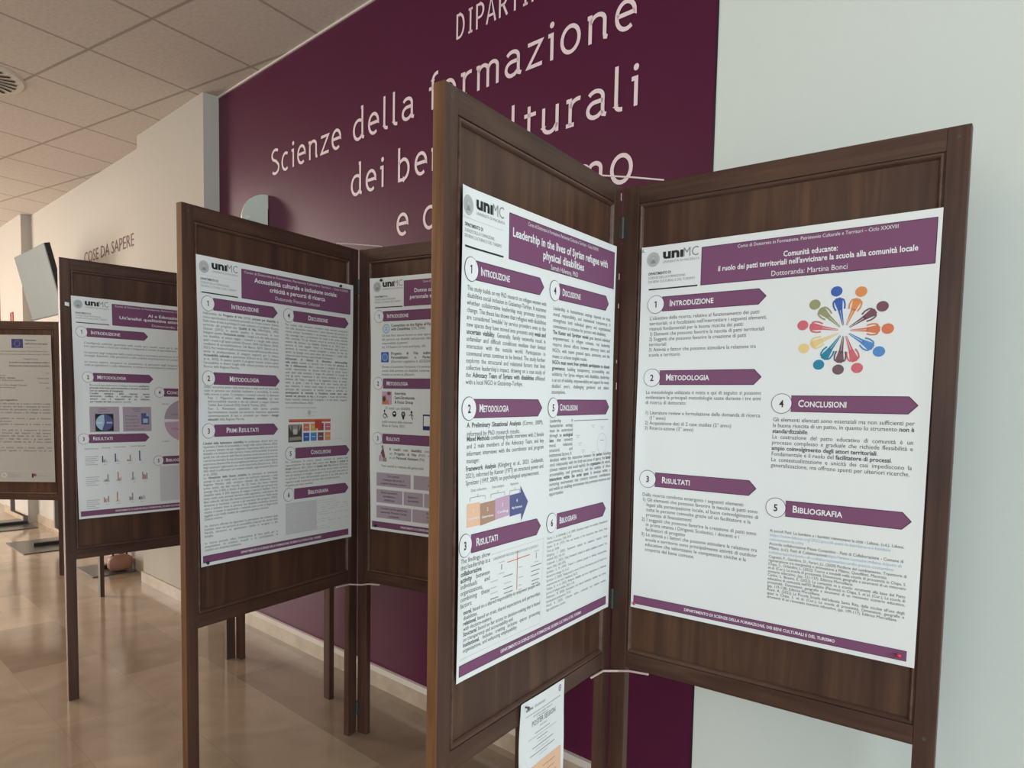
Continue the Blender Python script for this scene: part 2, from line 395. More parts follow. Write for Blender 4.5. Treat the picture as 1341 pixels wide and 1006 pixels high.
def header(P, lines, ciclo, cu0, cu1, u1=0.688):
    k = P.part(); k.rect(0.170, 0.0190, u1, 0.1155, PURPLE); k.line([(0.170, 0.019), (u1, 0.019), (u1, 0.1155), (0.170, 0.1155), (0.170, 0.019)], 0.0016, PURPLE_D, 1.4)
    if ciclo: k.text('Corso di Dottorato in Formazione, Patrimonio Culturale e Territori – Ciclo ' + ciclo, cu0, cu1, 0.0315, 0.0118, WHITE, 2)
    for t, a, b, v, size, bd in lines: k.text(t, a, b, v, size, WHITE, 2, bd)
    k.done('header_banner')
def body(P, lines, u0, u1, v0, pitch, size, m=TEXT, **kw):
    k = P.part(); k.para(lines, u0, u1, v0, pitch, size, m, **kw); return k.done('body_text')

# ---- poster on the near left leaf
P = Poster(LA, [(0.7167, 1.7302), (0.0415, 1.7408), (0.0309, 0.7834), (0.7103, 0.7903)], 'bright white poster titled Leadership in the lives of Syrian refugee, on the nearest screen', seed=1)
common(P, -0.004)
header(P, [('Leadership in the lives of Syrian refugee with', 0.182, 0.648, 0.0655, 0.0265, True), ('physical disabilities', 0.310, 0.511, 0.0930, 0.0265, True), ('Samah Halwany, PhD', 0.346, 0.480, 0.1125, 0.0165, False)], 'XXXVIII', 0.244, 0.588)
banner(P, 0.048, 0.158, 0.317, 1, 'Introduzione', 0.067, 0.174, circ=0.034)
banner(P, 0.049, 0.4365, 0.319, 2, 'Metodologia', 0.069, 0.178, circ=0.034)
banner(P, 0.047, 0.7165, 0.321, 3, 'Risultati', 0.064, 0.144, circ=0.025)
banner(P, 0.388, 0.159, 0.660, 4, 'Discussione', 0.403, 0.496, circ=0.367)
banner(P, 0.389, 0.4365, 0.678, 5, 'Conclusioni', 0.402, 0.494, circ=0.370)
banner(P, 0.398, 0.7165, 0.671, 6, 'Bibliografia', 0.410, 0.500, circ=0.372)
body(P, ['This study builds on my PhD research on refugee women with', "disabilities social inclusion in Gaziantep-Türkiye. It examines", 'whether collaborative leadership may promote systemic', 'change. The thesis has shown that refugees with disabilities', "are considered 'invisible' by service providers even as the", 'new spaces they have moved into presents only *weak and', 'uncertain visibility*. Generally, family networks result in', 'unfamiliar and difficult conditions mediate their limited', 'interaction with the outside world. Participation in', 'communal areas continue to be limited. The study further', 'explores the structural and relational factors that limit', "collective leadership's impact, drawing on a case study of", 'the *Advocacy Team of Syrians with disabilities* affiliated', 'with a local NGO in Gaziantep-Türkiye.|'], 0.022, 0.330, 0.2000, 0.0144, 0.0142)
body(P, ['Leadership in humanitarian settings depends on trust,', 'moral responsibility, and institutional transparency. It', 'strengthens both individual agency and organizational', 'commitment to inclusion for persons with disabilities.|', '*The Kanter and Spreitzer model* goes beyond individual', 'empowerment. In refugee contexts, real leadership', 'requires shared efforts between advocacy teams and', 'NGOs, with teams granted space, autonomy, and the', 'means to achieve tangible results.|', '*NGOs must move from symbolic participation to shared', 'governance*, building transparency, accountability, and', 'solidarity. For Syrian refugees with disabilities, leadership', 'is an act of visibility, empowerability and support for newly', 'disabled peers, challenging gendered and ableist', 'assumptions.|'], 0.362, 0.676, 0.2040, 0.0142, 0.0132)
body(P, ['*A Preliminary Situational Analysis* (Corno, 2009),', 'informed by PhD research results.|'], 0.028, 0.326, 0.4750, 0.0175, 0.0142)
body(P, ['*Mixed Methods* combining dyadic interviews with 2 female', 'and 2 male members of the Advocacy Team, and key', 'informant interviews with the coordinator and program', 'manager.|'], 0.028, 0.330, 0.5030, 0.0150, 0.0142)
body(P, ['*Framework Analysis* (Klingberg et al., 2023; Goldsmith,', '2021), informed by Kanter (1977) on structural power and', 'Spreitzer (1997, 2009) on psychological empowerment.|'], 0.026, 0.330, 0.5640, 0.0145, 0.0142)
body(P, ['Leadership in', 'humanitarian settings', 'must be understood', 'through an *ecological', 'lens* that connects', 'moral, relational,', 'structural, and', 'institutional factors. It|'], 0.356, 0.472, 0.4720, 0.0119, 0.0125)
body(P, ['develops within the interaction between the *person* including', "one's relationship with the body and sense of agency, the *family*", '(closest relations and social capital), the *organization* (its values,', 'accountability, and governance), and the usability of these', '*interactions within the social space*. It develops within a', 'nurturing environment that connects economic contributions', 'and within an enabling environment that promotes resources and', 'opportunities.|'], 0.359, 0.694, 0.5670, 0.0118, 0.0125)
body(P, ['The findings show', 'that leadership is a', '*collaborative*|', '*activity* between', 'individuals and', 'organizations,|', 'combining these', 'factors:|'], 0.010, 0.116, 0.7530, 0.0132, 0.0145)
body(P, ['*moral*, based on a shared responsibility to empower people with', 'disabilities.|', '*relational*, based on trust, shared expectations and partnerships', 'with decision-makers.|', '*Structural*, based on fair access to decision-making that is based', 'on transparency and accountability and|', '*Institutional*, includes creating inclusive spaces protecting', 'organizations, and enhancing employability.|'], 0.022, 0.323, 0.8610, 0.0114, 0.0125)
bib = ['Corno, L., & Goldsmith, J. A. (2009). Situational analysis and disability. Humanitarian', 'review of inclusion, 12(4), 30-45.|', 'Kanter, R. M. (1977). Men and women of the corporation. Basic Books, New', 'York, pp. 10-88.|', 'Klingberg, S. (2023). Framework analysis for qualitative research. Social', 'methods, 8(2), 101-119.|', 'Goldsmith, L. (2021). Using framework analysis in applied qualitative research. The', 'report, 26(6), 2061-2076.|', 'Spreitzer, G. M. (1997). Toward a common ground in defining empowerment.', 'Research in change, 10, 31-62.|', 'Spreitzer, G. (2009). Taking stock: a review of more than twenty years of research on', 'empowerment at work. Handbook, 54-72.|', 'Türkiye, B., et al. (2022). Refugees, disability and local organizations in Gaziantep.', 'Journal of refugee studies, 35(1), 1-20.|', 'Wehmeyer, M. (2020). Participation and shared leadership, disability and society.', 'International perspectives, 77-95.|', 'World, B. (2019). Collective action, community and inclusive practice.', 'Sage publications, London.|']
body(P, bib, 0.352, 0.683, 0.7560, 0.0104, 0.0092, GREY)
k = P.part()      # stepped arrow figure
for pts, c in (([(0.031, 0.632), (0.077, 0.632), (0.079, 0.681), (0.031, 0.681)], PEACH), ([(0.076, 0.636), (0.133, 0.634), (0.133, 0.678), (0.078, 0.683)], TAN), ([(0.132, 0.632), (0.188, 0.628), (0.189, 0.674), (0.132, 0.678)], PINK), ([(0.188, 0.630), (0.232, 0.628), (0.236, 0.676), (0.189, 0.678)], SLATE)):
    k.quad(pts, c, 1)
k.poly([(0.231, 0.612), (0.264, 0.652), (0.236, 0.694)], SLATE, 1.2)
for u0, u1, v in ((0.042, 0.095, 0.620), (0.116, 0.168, 0.620), (0.188, 0.228, 0.620)):
    k.line([(u0, v + 0.008), (u0, v), (u1, v), (u1, v + 0.008)], 0.0012, GREY, 1.4); k.line([((u0 + u1) / 2, v), ((u0 + u1) / 2, v - 0.006)], 0.0012, GREY, 1.4)
k.text('Data collection', 0.044, 0.100, 0.608, 0.0085, GREY); k.text('Data analysis', 0.120, 0.166, 0.608, 0.0085, GREY); k.text('Mapping Results', 0.190, 0.224, 0.608, 0.0080, GREY)
for i, (u, v, t) in enumerate(((0.054, 0.656, 'Literature'), (0.104, 0.658, 'Interviews'), (0.160, 0.655, 'Coding'), (0.217, 0.652, 'Map Framework'))):
    k.text(str(i + 1), u - 0.003, u + 0.003, v - 0.004, 0.011, WHITE, 2, True, hs=0.9, align='C'); k.text(t, u - 0.020, u + 0.022, v + 0.010, 0.008, WHITE, 2, True)
k.done('arrow_diagram')
k = P.part()      # table of findings with thin frame
k.line([(0.118, 0.752), (0.336, 0.749), (0.324, 0.952)], 0.0008, LGREY, 1); k.line([(0.010, 0.953), (0.324, 0.953)], 0.0008, LGREY, 1)
k.text('LEADERSHIP PROCESS IN ADVOCACY CONTEXT', 0.128, 0.312, 0.766, 0.0085, GREY)
k.line([(0.223, 0.760), (0.221, 0.850)], 0.0022, CORAL, 1.3); k.line([(0.182, 0.780), (0.275, 0.778)], 0.0020, CORAL, 1.3)
for u, v, w in ((0.150, 0.775, 0.022), (0.150, 0.800, 0.020), (0.295, 0.774, 0.020), (0.295, 0.800, 0.020), (0.118, 0.812, 0.028), (0.168, 0.810, 0.036), (0.118, 0.826, 0.024), (0.170, 0.826, 0.028), (0.118, 0.838, 0.028), (0.168, 0.838, 0.036), (0.118, 0.850, 0.030), (0.170, 0.848, 0.034), (0.228, 0.800, 0.016), (0.228, 0.824, 0.020), (0.228, 0.842, 0.012), (0.228, 0.852, 0.014), (0.280, 0.808, 0.048), (0.282, 0.820, 0.038), (0.282, 0.830, 0.034), (0.284, 0.843, 0.034), (0.284, 0.851, 0.030)):
    k.line([(u, v), (u + w, v)], 0.0022, LGREY if w < 0.03 else GREY, 1)
k.rect(0.158, 0.780, 0.162, 0.792, SEAL); k.rect(0.302, 0.778, 0.306, 0.792, SEAL)
k.done('results_table')
k = P.part()      # pale figure by the conclusions
k.line([(0.478, 0.470), (0.676, 0.470)], 0.0022, GREY)
for u, v in ((0.585, 0.484), (0.640, 0.490), (0.500, 0.508), (0.512, 0.528), (0.530, 0.547), (0.590, 0.555)):
    k.line([(u - 0.010, v), (u + 0.010, v)], 0.0018, LGREY); k.line([(u - 0.006, v + 0.005), (u + 0.007, v + 0.005)], 0.0018, LGREY)
k.ring(0.640, 0.535, 0.028, 0.0006, LGREY); k.line([(0.628, 0.526), (0.652, 0.526)], 0.0016, GREY)
k.done('concept_diagram')

# ---- poster on the near right leaf
P = Poster(LB, [(0.062, 1.7369), (0.723, 1.7412), (0.7177, 0.7843), (0.0603, 0.7884)], 'white poster titled Comunità educante with a wheel of coloured figures, on the rightmost leaf', seed=3, amp=0.0012)
common(P, 0.008, False)
header(P, [('Comunità educante:', 0.374, 0.496, 0.0655, 0.0185, True), ("il ruolo dei patti territoriali nell'avvicinare la scuola alla comunità locale", 0.214, 0.658, 0.0845, 0.0185, True), ('Dottoranda: Martina Bonci', 0.347, 0.519, 0.1095, 0.0180, False)], 'XXXVIII', 0.262, 0.618, 0.691)
banner(P, 0.064, 0.1565, 0.338, 1, 'Introduzione', 0.085, 0.206, circ=0.046)
banner(P, 0.064, 0.3545, 0.335, 2, 'Metodologia', 0.082, 0.202, circ=0.042)
banner(P, 0.061, 0.6330, 0.335, 3, 'Risultati', 0.081, 0.162, circ=0.040)
banner(P, 0.409, 0.4195, 0.676, 4, 'Conclusioni', 0.425, 0.533, circ=0.387)
banner(P, 0.408, 0.6750, 0.677, 5, 'Bibliografia', 0.424, 0.536, circ=0.385)
body(P, ["L'obiettivo della ricerca, relativo al funzionamento dei patti|", "territoriali, si è focalizzato nell'intercettare i seguenti elementi,", 'ritenuti fondamentali per la buona riuscita dei patti:|', '1) Elementi che possono favorire la nascita di patti territoriali|', '2) Soggetti che possono favorire la creazione di patti|', 'territoriali|', '3) Attività e fattori che possono stimolare la relazione tra|', 'scuola e territorio|'], 0.029, 0.342, 0.1980, 0.0141, 0.0138, hmax=1.3)
body(P, ['La metodologia utilizzata è mista e qui di seguito si possono', 'evidenziare le principali metodologie usate durante i tre anni', 'di ricerca di dottorato:|', '', '1) Literature review e formulazione della domanda di ricerca|', '>(1° anno)|', '2) Acquisizione dati di 2 case studies (2° anno)|', '3) Ricerca-azione (3° anno)|'], 0.025, 0.337, 0.3985, 0.0140, 0.0138, hmax=1.3)
body(P, ['Dalla ricerca condotta emergono i seguenti elementi:|', '1) Gli elementi che possono favorire la nascita di patti sono|', '>legati alla partecipazione locale, al buon coinvolgimento di', '>tutte le persone coinvolte grazie ad un facilitatore e la|', '>presenza di finanziamenti|', '2) I soggetti che possono favorire la creazione di patti sono|', '>in prima istanza i Dirigenti Scolastici, i docenti e i|', '>facilitatori di progetto|', '3) Le attività e i fattori che possono stimolare la relazione tra|', '>scuola e territorio sono principalmente attività di outdoor|', '>education che valorizzano le competenze civiche e la|', '>scoperta del bene comune.|'], 0.025, 0.344, 0.6810, 0.0139, 0.0138, hmax=1.3)
body(P, ['Gli elementi elencati sono essenziali ma non sufficienti per', 'la buona riuscita di un patto, in quanto lo strumento *non è', 'standardizzabile*.|', 'La costruzione del patto educativo di comunità è un', 'processo complesso e graduale che richiede flessibilità e', '*ampio coinvolgimento degli attori territoriali*.|', 'Fondamentale è il ruolo del *facilitatore di processi*.|', 'La contestualizzazione e unicità dei casi impediscono la', 'generalizzazione, ma offrono spunti per ulteriori ricerche.|'], 0.368, 0.672, 0.4635, 0.0140, 0.0142, hmax=1.3)
k = P.part()
L1 = dict(u0=0.373, u1=0.667, pitch=0.01075, size=0.0104, hmax=1.2)
k.para(['Ai piccoli Patti. Le bambine e i bambini reinventano la città - Labsus. (s.d.). Labsus.|'], 0.373, 0.667, 0.7365, 0.0108, 0.0104)
k.para(['https://www.labsus.org/2022/piccoli-patti-le-bambine-e-i-bambini', 'reinventano-la-citta|'], 0.373, 0.640, 0.7473, 0.0108, 0.0104, LINK)
k.para(['Accordo collaborazione Piazza Costantino - Patti di Collaborazione - Comune di', 'Milano. (s.d.). Patti di Collaborazione.|'], 0.373, 0.667, 0.7689, 0.0108, 0.0104)
k.para(['https://www.comune.milano.it/patti-di'], 0.505, 0.672, 0.7797, 0.0108, 0.0104, LINK)
k.para(['collaborazione/patto-di-collaborazione/accordo-piazza-costantino'], 0.373, 0.655, 0.7905, 0.0108, 0.0104, LINK)
k.para(['Cognetti, F., Gambino, D., Fareri, J.L. (2020) Periferie del cambiamento. Traiettorie di', 'rigenerazione tra marginalità e innovazione a Milano, Quodlibet, Macerata.|', 'Chipa, S., Orlandini, L. (2022) Teorie e modelli nella scuola di prossimità in Chipa, S.', 'et al. (Cur.), La scuola di prossimità. Dimensioni, geografie e strumenti di un rinnovato', 'scenario educativo, (pp. 121-137). Editrice Morcelliana.|', 'Carlini, L. Bossini, E. (2022) La comunità va a scuola: strumenti alla base del Patto', "educativo di comunità nell'IO Bobbio (Piacenza) in Chipa, S. et al. (Cur.), La scuola di", 'prossimità. Dimensioni, geografie e strumenti di un rinnovato scenario educativo,', '(pp. 119-128). Editrice Morcelliana.|', "Rossi, A. (2022) La Piccola Scuola dell'infanzia Santa Rita, dalle nicchie all'uso degli", 'spazi in Chipa, S. et al. (Cur.), La scuola di prossimità. Dimensioni, geografie e', 'strumenti di un rinnovato scenario educativo, (pp. 109-117). Editrice Morcelliana.|'], 0.373, 0.675, 0.8013, 0.0092, 0.0098)
k.done('bibliography_text')
k = P.part()      # wheel of people
cu, cv = 0.5185, 0.2500
heads = [(0.498, 0.159, BLUE), (0.550, 0.164, ORANGE), (0.595, 0.200, MAUVE), (0.608, 0.250, CORAL), (0.593, 0.300, SKY), (0.550, 0.336, ROSE), (0.510, 0.339, BROWN), (0.467, 0.327, CYAN), (0.432, 0.288, YELLOW), (0.427, 0.233, ROSE), (0.452, 0.186, OLIVE)]
for i, (hu, hv, c) in enumerate(heads):
    d = np.array([hu - cu, hv - cv]); R = np.linalg.norm(d); d /= R; q = np.array([-d[1], d[0]])
    def X(r, t): return tuple(np.array([cu, cv]) + d * r * R + q * t)
    k.ell(hu, hv, 0.0125, 0.0118, c, 1, n=18)
    k.quad([X(0.78, -0.0095), X(0.78, 0.0095), X(0.52, 0.0048), X(0.52, -0.0048)], c, 1)             # torso
    k.quad([X(0.83, -0.005), X(0.83, 0.005), X(0.77, 0.0100), X(0.77, -0.0100)], c, 1)              # shoulders
    for sg in (-1, 1):
        k.b.add([k.p.pt(*X(0.56, sg * 0.0006), 1), k.p.pt(*X(0.56, sg * 0.0050), 1), k.p.pt(*X(0.14, sg * 0.0016), 1), k.p.pt(*X(0.14, sg * 0.0006), 1)], [(0, 1, 2, 3)], c)
        k.line([X(0.79, sg * 0.0080), X(0.74, sg * 0.0118), X(0.63, sg * 0.0122), X(0.53, sg * 0.0095)], 0.0034, c, 1.2)
k.done('people_wheel_illustration')

# ---- poster on the second screen's left leaf
P = Poster(LC, [(0.719, 1.7564), (0.0371, 1.7602), (0.0428, 0.7975), (0.7138, 0.8076)], 'white poster titled Accessibilità culturale with dense text columns, on the second screen', seed=5, amp=0.0012)
common(P, 0.002)
header(P, [('Accessibilità culturale e inclusione sociale:', 0.222, 0.613, 0.0565, 0.0220, True), ('criticità e percorsi di ricerca', 0.286, 0.549, 0.0805, 0.0220, True), ('Dottoranda: Francesca Coloccini', 0.310, 0.522, 0.1045, 0.0175, False)], 'XXXIX', 0.180, 0.672, 0.685)
banner(P, 0.060, 0.149, 0.320, 1, 'Introduzione', 0.128, 0.238, circ=0.040)
banner(P, 0.058, 0.388, 0.329, 2, 'Metodologia', 0.118, 0.238, circ=0.039)
banner(P, 0.058, 0.558, 0.321, 3, 'Primi Risultati', 0.104, 0.236, circ=0.037)
banner(P, 0.393, 0.152, 0.676, 4, 'Discussione', 0.464, 0.564, circ=0.371)
banner(P, 0.404, 0.649, 0.687, 5, 'Conclusioni', 0.480, 0.584, circ=0.380)
banner(P, 0.398, 0.799, 0.683, 6, 'Bibliografia', 0.466, 0.572, circ=0.371)
body(P, ["Nell'ambito del *Progetto di Vita* (2024), *pensato per disabilità*, la", 'ricerca approfondisce la condizione personale con l’intero contesto. Diverse', 'Dalle linee di vita si privilegia il ruolo culturale e il progetto. Bisogna', 'partendo dal progetto una *Qualità di Vita* (WHOQOL, 1995)', 'Giaconi (2015), in questo quadro, la dimensione, la cura', "Indagine quanto *l'inclusione sociale*, i luoghi e la vita delle persone", 'con disabilità, ad ampio raggio, i contesti e i luoghi della cultura', 'quali i musei e gli spazi culturali (Deacon, 2004; Del Bianco, 2019).', 'condizioni di accessibilizzazione. Del Bianco, 2019; Giaconi et al.,', '2021). Per rendere fruibili e connesso il tema dell’accesso alla cultura', 'anche la predisposizione di adeguati supporti per la lettura', '*Accessibilità culturale* e patrimonio (Giaconi et al., 2021; Shogren', 'et al., 2022). In questo quadro il progetto intende avviare azioni', "l'accessibilità in diversi luoghi della cultura presenti sul territorio", 'Ricerca della Regione Marche.|'], 0.021, 0.325, 0.1840, 0.0121, 0.0112)
body(P, ['Dopo una prima analisi della letteratura e degli studi sul tema della', 'tutte le persone con disabilità intellettiva e accessibile, lo studio', 'della ricerca si pone: 1) analizzare i contesti culturali; 2) delineare', '>Fase 1. Mappatura della *letteratura scientifica* sui temi', '>dell’accessibilità museale e dei siti culturali e mappe (Giaconi,', '>Taddei, Beni Culturali 2022; Deaf & Thomas, 2022).|', '>Fase 2. Rilevazione qualitativa delle buone pratiche', '>Sperimentazione museale sul territorio. Interviste, questionari', '>somministrazione di test e strumenti per rilevare i *bisogni', '>educativi* della Regione Marche.|'], 0.022, 0.326, 0.4190, 0.0117, 0.0112)
it = ['*L’analisi della letteratura scientifica* ha evidenziato diversi temi che', 'riguardano il livello di accessibilità e i luoghi della cultura (Giaconi, 2022);', 'si possono rilevare vie per migliorare l’esperienza delle persone con', 'disabilità e la riduzione delle barriere, il tema dell’accessibilità. Si prevede', 'quindi che i siti culturali delle Marche possano avviare percorsi in rete con', 'i servizi territoriali e la rete di musei; la partecipazione e la fruizione del', 'patrimonio diventa il filo di un progetto pensato per tutti. La formazione', 'degli operatori rappresenta uno snodo importante (Giaconi et al., 2021).', 'Altri studi si soffermano sui contesti museali, sugli strumenti (Deacon', 'et al., 2020).|', 'La *rilevazione delle buone pratiche* ha permesso di individuare', 'esempi in cui le realtà sono attive sul territorio nazionale e nella', 'Regione Marche: dalle strutture museali alle biblioteche. Dalla', 'prima analisi, dai dati raccolti, dei 22 musei che hanno risposto', 'emerge che: il 40% è dotato di percorsi accessibili per persone con', 'disabilità visiva, il 30% dispone di mappe e percorsi facilitati. Tra le', 'tante realtà sono presenti barriere nella segnaletica, nella lettura dei', 'Beni culturali, dal sito alle mostre presenti sul territorio. Nella stessa', 'direzione si muovono i servizi e gli operatori del progetto (2023).', 'oltre a indicare dove le persone con disabilità intellettiva possono', 'visitare il museo in autonomia, i materiali sono scritti in lingua facile', 'leggibile a più livelli, mediati da supporti e operatori formati.|', 'Quanto emerso.|', '', 'Un ulteriore affondo ha riguardato la percezione dei visitatori quali', 'Individui, attivi nei percorsi di accessibilità proposti dai servizi delle', 'Marche, attraverso un questionario rivolto ai caregiver e alle', 'famiglie.|', '', 'La ricerca prevede infine l’elaborazione di linee guida per la', 'progettazione di ambienti museali e la partecipazione di', 'cittadini con disabilità intellettiva.|']
body(P, it, 0.016, 0.320, 0.6020, 0.01125, 0.0108)
dq = ['Dai risultati della rilevazione emergono molti elementi interessanti', 'che nella discussione restituiscono i primi elementi del percorso di', 'ricerca avviato: l’accessibilità è un processo in continua evoluzione', 'che coinvolge tutti i professionisti dei musei e dei servizi educativi', 'della comunità. Tra gli elementi emersi la necessità di progettare', 'insieme alle persone con disabilità (Giaconi et al., 2021) spazi e', 'percorsi di visita leggibili. Inoltre la formazione degli operatori', 'permette di costruire contesti accoglienti e attivare la rete dei', 'servizi. Le famiglie sono parte attiva del processo e i luoghi della', 'cultura possono diventare spazi inclusivi di benessere.|', '*Sull’esempio di Giaconi la dimensione dell’accessibilità', 'nella pratica* museale si intreccia con il tema del *percorso di', 'vita e dell’autonomia* oltre i percorsi e progetti di inclusione', 'sociale rappresentano un terreno fertile per la ricerca futura', 'quali spazi della comunità, il luogo che permette la crescita di', 'tutti gli attori, l’esperienza è una risorsa condivisa e il tempo', 'dedicato alla visita, i supporti e la segnaletica chiara, le mappe', 'tattili, le guide, i testi in lingua facile sono risorse utili per', 'ogni visitatore. Il museo come luogo di incontro e di ricerca', 'partecipa alla costruzione di identità sociale e culturale. La', '*partecipazione di comunità e l’inclusione sociale sono temi', 'centrali nel percorso di vita* e di progetto. I musei del territorio', 'hanno mostrato interesse per il progetto e le reti attive, i supporti', 'sono condivisi (Giaconi, 2022).|']
body(P, dq, 0.356, 0.672, 0.1880, 0.01215, 0.0108)
body(P, ['Dati Elaborati dal Report regionale musei Accessibilità|'], 0.358, 0.640, 0.484, 0.011, 0.0075, GREY)
body(P, ['Per concludere, la ricerca intende restituire un quadro sulla', 'rappresentazione dei luoghi della cultura delle *Marche* in *termini di', 'bisogni* (Giaconi, 2021; 2022) e di *Qualità della Vita* (Giaconi, 2015), per', 'definire una progettualità condivisa tra musei, servizi, scuole e territorio', 'dove gli operatori, le famiglie, i caregiver e tutti gli attori siano parte di', 'un percorso. Il tema dell’accessibilità culturale è una sfida aperta che', 'riguarda i luoghi, le persone e gli spazi della comunità educante.|', 'Progettare per tutti è possibile.|'], 0.356, 0.680, 0.6830, 0.0122, 0.0108)
bc = ['Giaconi, C. (2015). Qualità della vita e adulti con disabilità. Percorsi di ricerca.|', 'Deacon, H., & Smeets, R. (2013). Authenticity, value and community involvement.|', 'Del Bianco, N. (2019). Autodeterminazione nelle persone con disabilità intellettive.', 'Giaconi, C., Ascenzi, A., Del Bianco, N., D’Angelo, I., & Capellini, S. A. (2021).', 'Virtual and augmented reality for the cultural accessibility of people with', 'autism spectrum disorders: a pilot study. The international journal.|', 'Shogren, K. A., & Raley, S. K. (2022). Self-determination and causal agency theory:', 'integrating research into practice. Springer.|', 'Del Bianco, N., D’Angelo, I., Giaconi, C. (2022). Accessibilità e musei.|', 'WHOQOL Group (1995). The World Health Organization quality of life.', 'Social science & medicine, 41(10), 1403-1409.|', 'Taddei, A. (2022). Educazione e patrimonio: luoghi e percorsi.|', 'Thomas, J., & Harden, A. (2008). Methods for the thematic synthesis.|']
k = P.part(); k.rect(0.357, 0.830, 0.512, 0.945, PALEGREY, 0.6); k.para(bc, 0.357, 0.684, 0.8380, 0.0090, 0.0080, LGREY, 1); k.done('bibliography_text')
k = P.part()      # museum figure: grey photo and coloured tiles
k.rect(0.372, 0.524, 0.583, 0.530, CORAL); k.rect(0.372, 0.530, 0.583, 0.535, RED)
k.rect(0.370, 0.544, 0.436, 0.608, PHOTO_D, 1); k.quad([(0.372, 0.546), (0.434, 0.546), (0.420, 0.574), (0.386, 0.574)], PHOTO_M, 1.5); k.quad([(0.392, 0.560), (0.412, 0.560), (0.412, 0.580), (0.394, 0.580)], LGREY, 2); k.quad([(0.376, 0.590), (0.430, 0.588), (0.434, 0.600), (0.372, 0.603)], PHOTO_M, 1.6); k.rect(0.384, 0.548, 0.389, 0.574, PHOTO_D, 2); k.rect(0.416, 0.548, 0.421, 0.574, PHOTO_D, 2)
for i, (a, b) in enumerate(((CORAL, BLUE), (YEL2, SKY), (RED, MAUVE), (ROSE, ORANGE))):
    u = 0.443 + i * 0.0365
    k.rect(u, 0.541, u + 0.030, 0.568, a); k.rect(u, 0.575, u + 0.030, 0.606, b)
    k.line([(u + 0.006, 0.554), (u + 0.024, 0.554)], 0.002, WHITE, 2); k.line([(u + 0.006, 0.590), (u + 0.024, 0.590)], 0.002, WHITE, 2)
k.rect(0.500, 0.528, 0.536, 0.560, RED, 2); k.rect(0.536, 0.540, 0.545, 0.566, MAUVE, 2)
k.text('Fonte: musei Marche', 0.586, 0.646, 0.604, 0.007, LGREY)
k.ell(0.472, 0.500, 0.008, 0.010, LGREY, 1); k.line([(0.482, 0.498), (0.510, 0.498)], 0.0014, LGREY); k.line([(0.462, 0.513), (0.500, 0.513)], 0.0014, LGREY)
k.done('tile_illustration')

# ---- poster on the second screen's right leaf
P = Poster(LD, [(0.0635, 1.786), (0.72, 1.783), (0.725, 0.829), (0.0705, 0.829)], 'white poster about donne and persone, half hidden behind the nearest screen', seed=2, amp=0.0015, lift=0.006)
common(P, 0.008, False)
header(P, [('Donne con disabilità', 0.220, 0.400, 0.0655, 0.0215, True), ('personale e percorsi', 0.199, 0.386, 0.0890, 0.0215, True)], 'XXXVIII', 0.262, 0.618)
banner(P, 0.064, 0.1505, 0.335, 1, 'Introduzione', 0.084, 0.192, circ=0.044)
banner(P, 0.064, 0.4130, 0.335, 2, 'Metodologia', 0.082, 0.190, circ=0.039)
banner(P, 0.062, 0.6310, 0.335, 3, 'Risultati', 0.082, 0.150, circ=0.038)
banner(P, 0.409, 0.1505, 0.676, 4, 'Discussione', 0.425, 0.533, circ=0.387)
body(P, ['*Convention on the Rights of Persons', 'with Disabilities* (UN, 2006)|'], 0.105, 0.330, 0.1925, 0.0140, 0.0150)
body(P, ['Gli Stati Parti devono fornire un aiuto appropriato', 'alle persone con disabilità nell’esercizio delle loro', 'responsabilità di genitori.|', 'art. 23 Respect for home and family, UN|'], 0.058, 0.330, 0.2300, 0.0148, 0.0130)
body(P, ['*Progetto di Vita individuale,', 'Personalizzato e Partecipato*', '(Decreto Legislativo n. 62/2024)|'], 0.105, 0.330, 0.3010, 0.0155, 0.0148)
body(P, ['Diretto ad assicurare l’inclusione e la partecipazione', 'sociale della persona con disabilità, compresa quella', 'inserita nei servizi ad affiancarla.|'], 0.058, 0.330, 0.3520, 0.0150, 0.0130)
body(P, ['*Interviste|', 'Semi-Strutturate|', '& Focus Group*|'], 0.124, 0.260, 0.4570, 0.0168, 0.0165)
body(P, ['37 madri con disabilità|'], 0.075, 0.260, 0.5150, 0.015, 0.0155)
body(P, ['analisi tematica delle interviste|', '(Braun & Clarke, 2021)|'], 0.058, 0.260, 0.5680, 0.0155, 0.0140)
body(P, ['*8 madri con disabilità* sono in', 'un *Progetto di Vita* (PdV) e due', 'in un *Personal Assistant* (PA)|'], 0.098, 0.330, 0.6760, 0.0165, 0.0150)
body(P, ['Temi centrali in relazione alla genitorialità|'], 0.056, 0.330, 0.7430, 0.015, 0.0140)
k = P.part()
k.ell(0.080, 0.199, 0.019, 0.019, LBLUE, 1); k.ell(0.080, 0.199, 0.013, 0.013, PAPER, 1.5); k.ell(0.080, 0.199, 0.009, 0.010, LBLUE, 2); k.line([(0.066, 0.199), (0.094, 0.199)], 0.0012, PAPER, 2.5); k.line([(0.080, 0.186), (0.080, 0.212)], 0.0012, PAPER, 2.5)
k.done('round_emblem')
k = P.part(); k.rect(0.054, 0.290, 0.093, 0.330, BLUE, 1); k.ring(0.0735, 0.310, 0.013, 0.0016, LBLUE, 2); k.ell(0.0735, 0.310, 0.008, 0.011, SKY, 2.5); k.done('blue_emblem')
k = P.part()
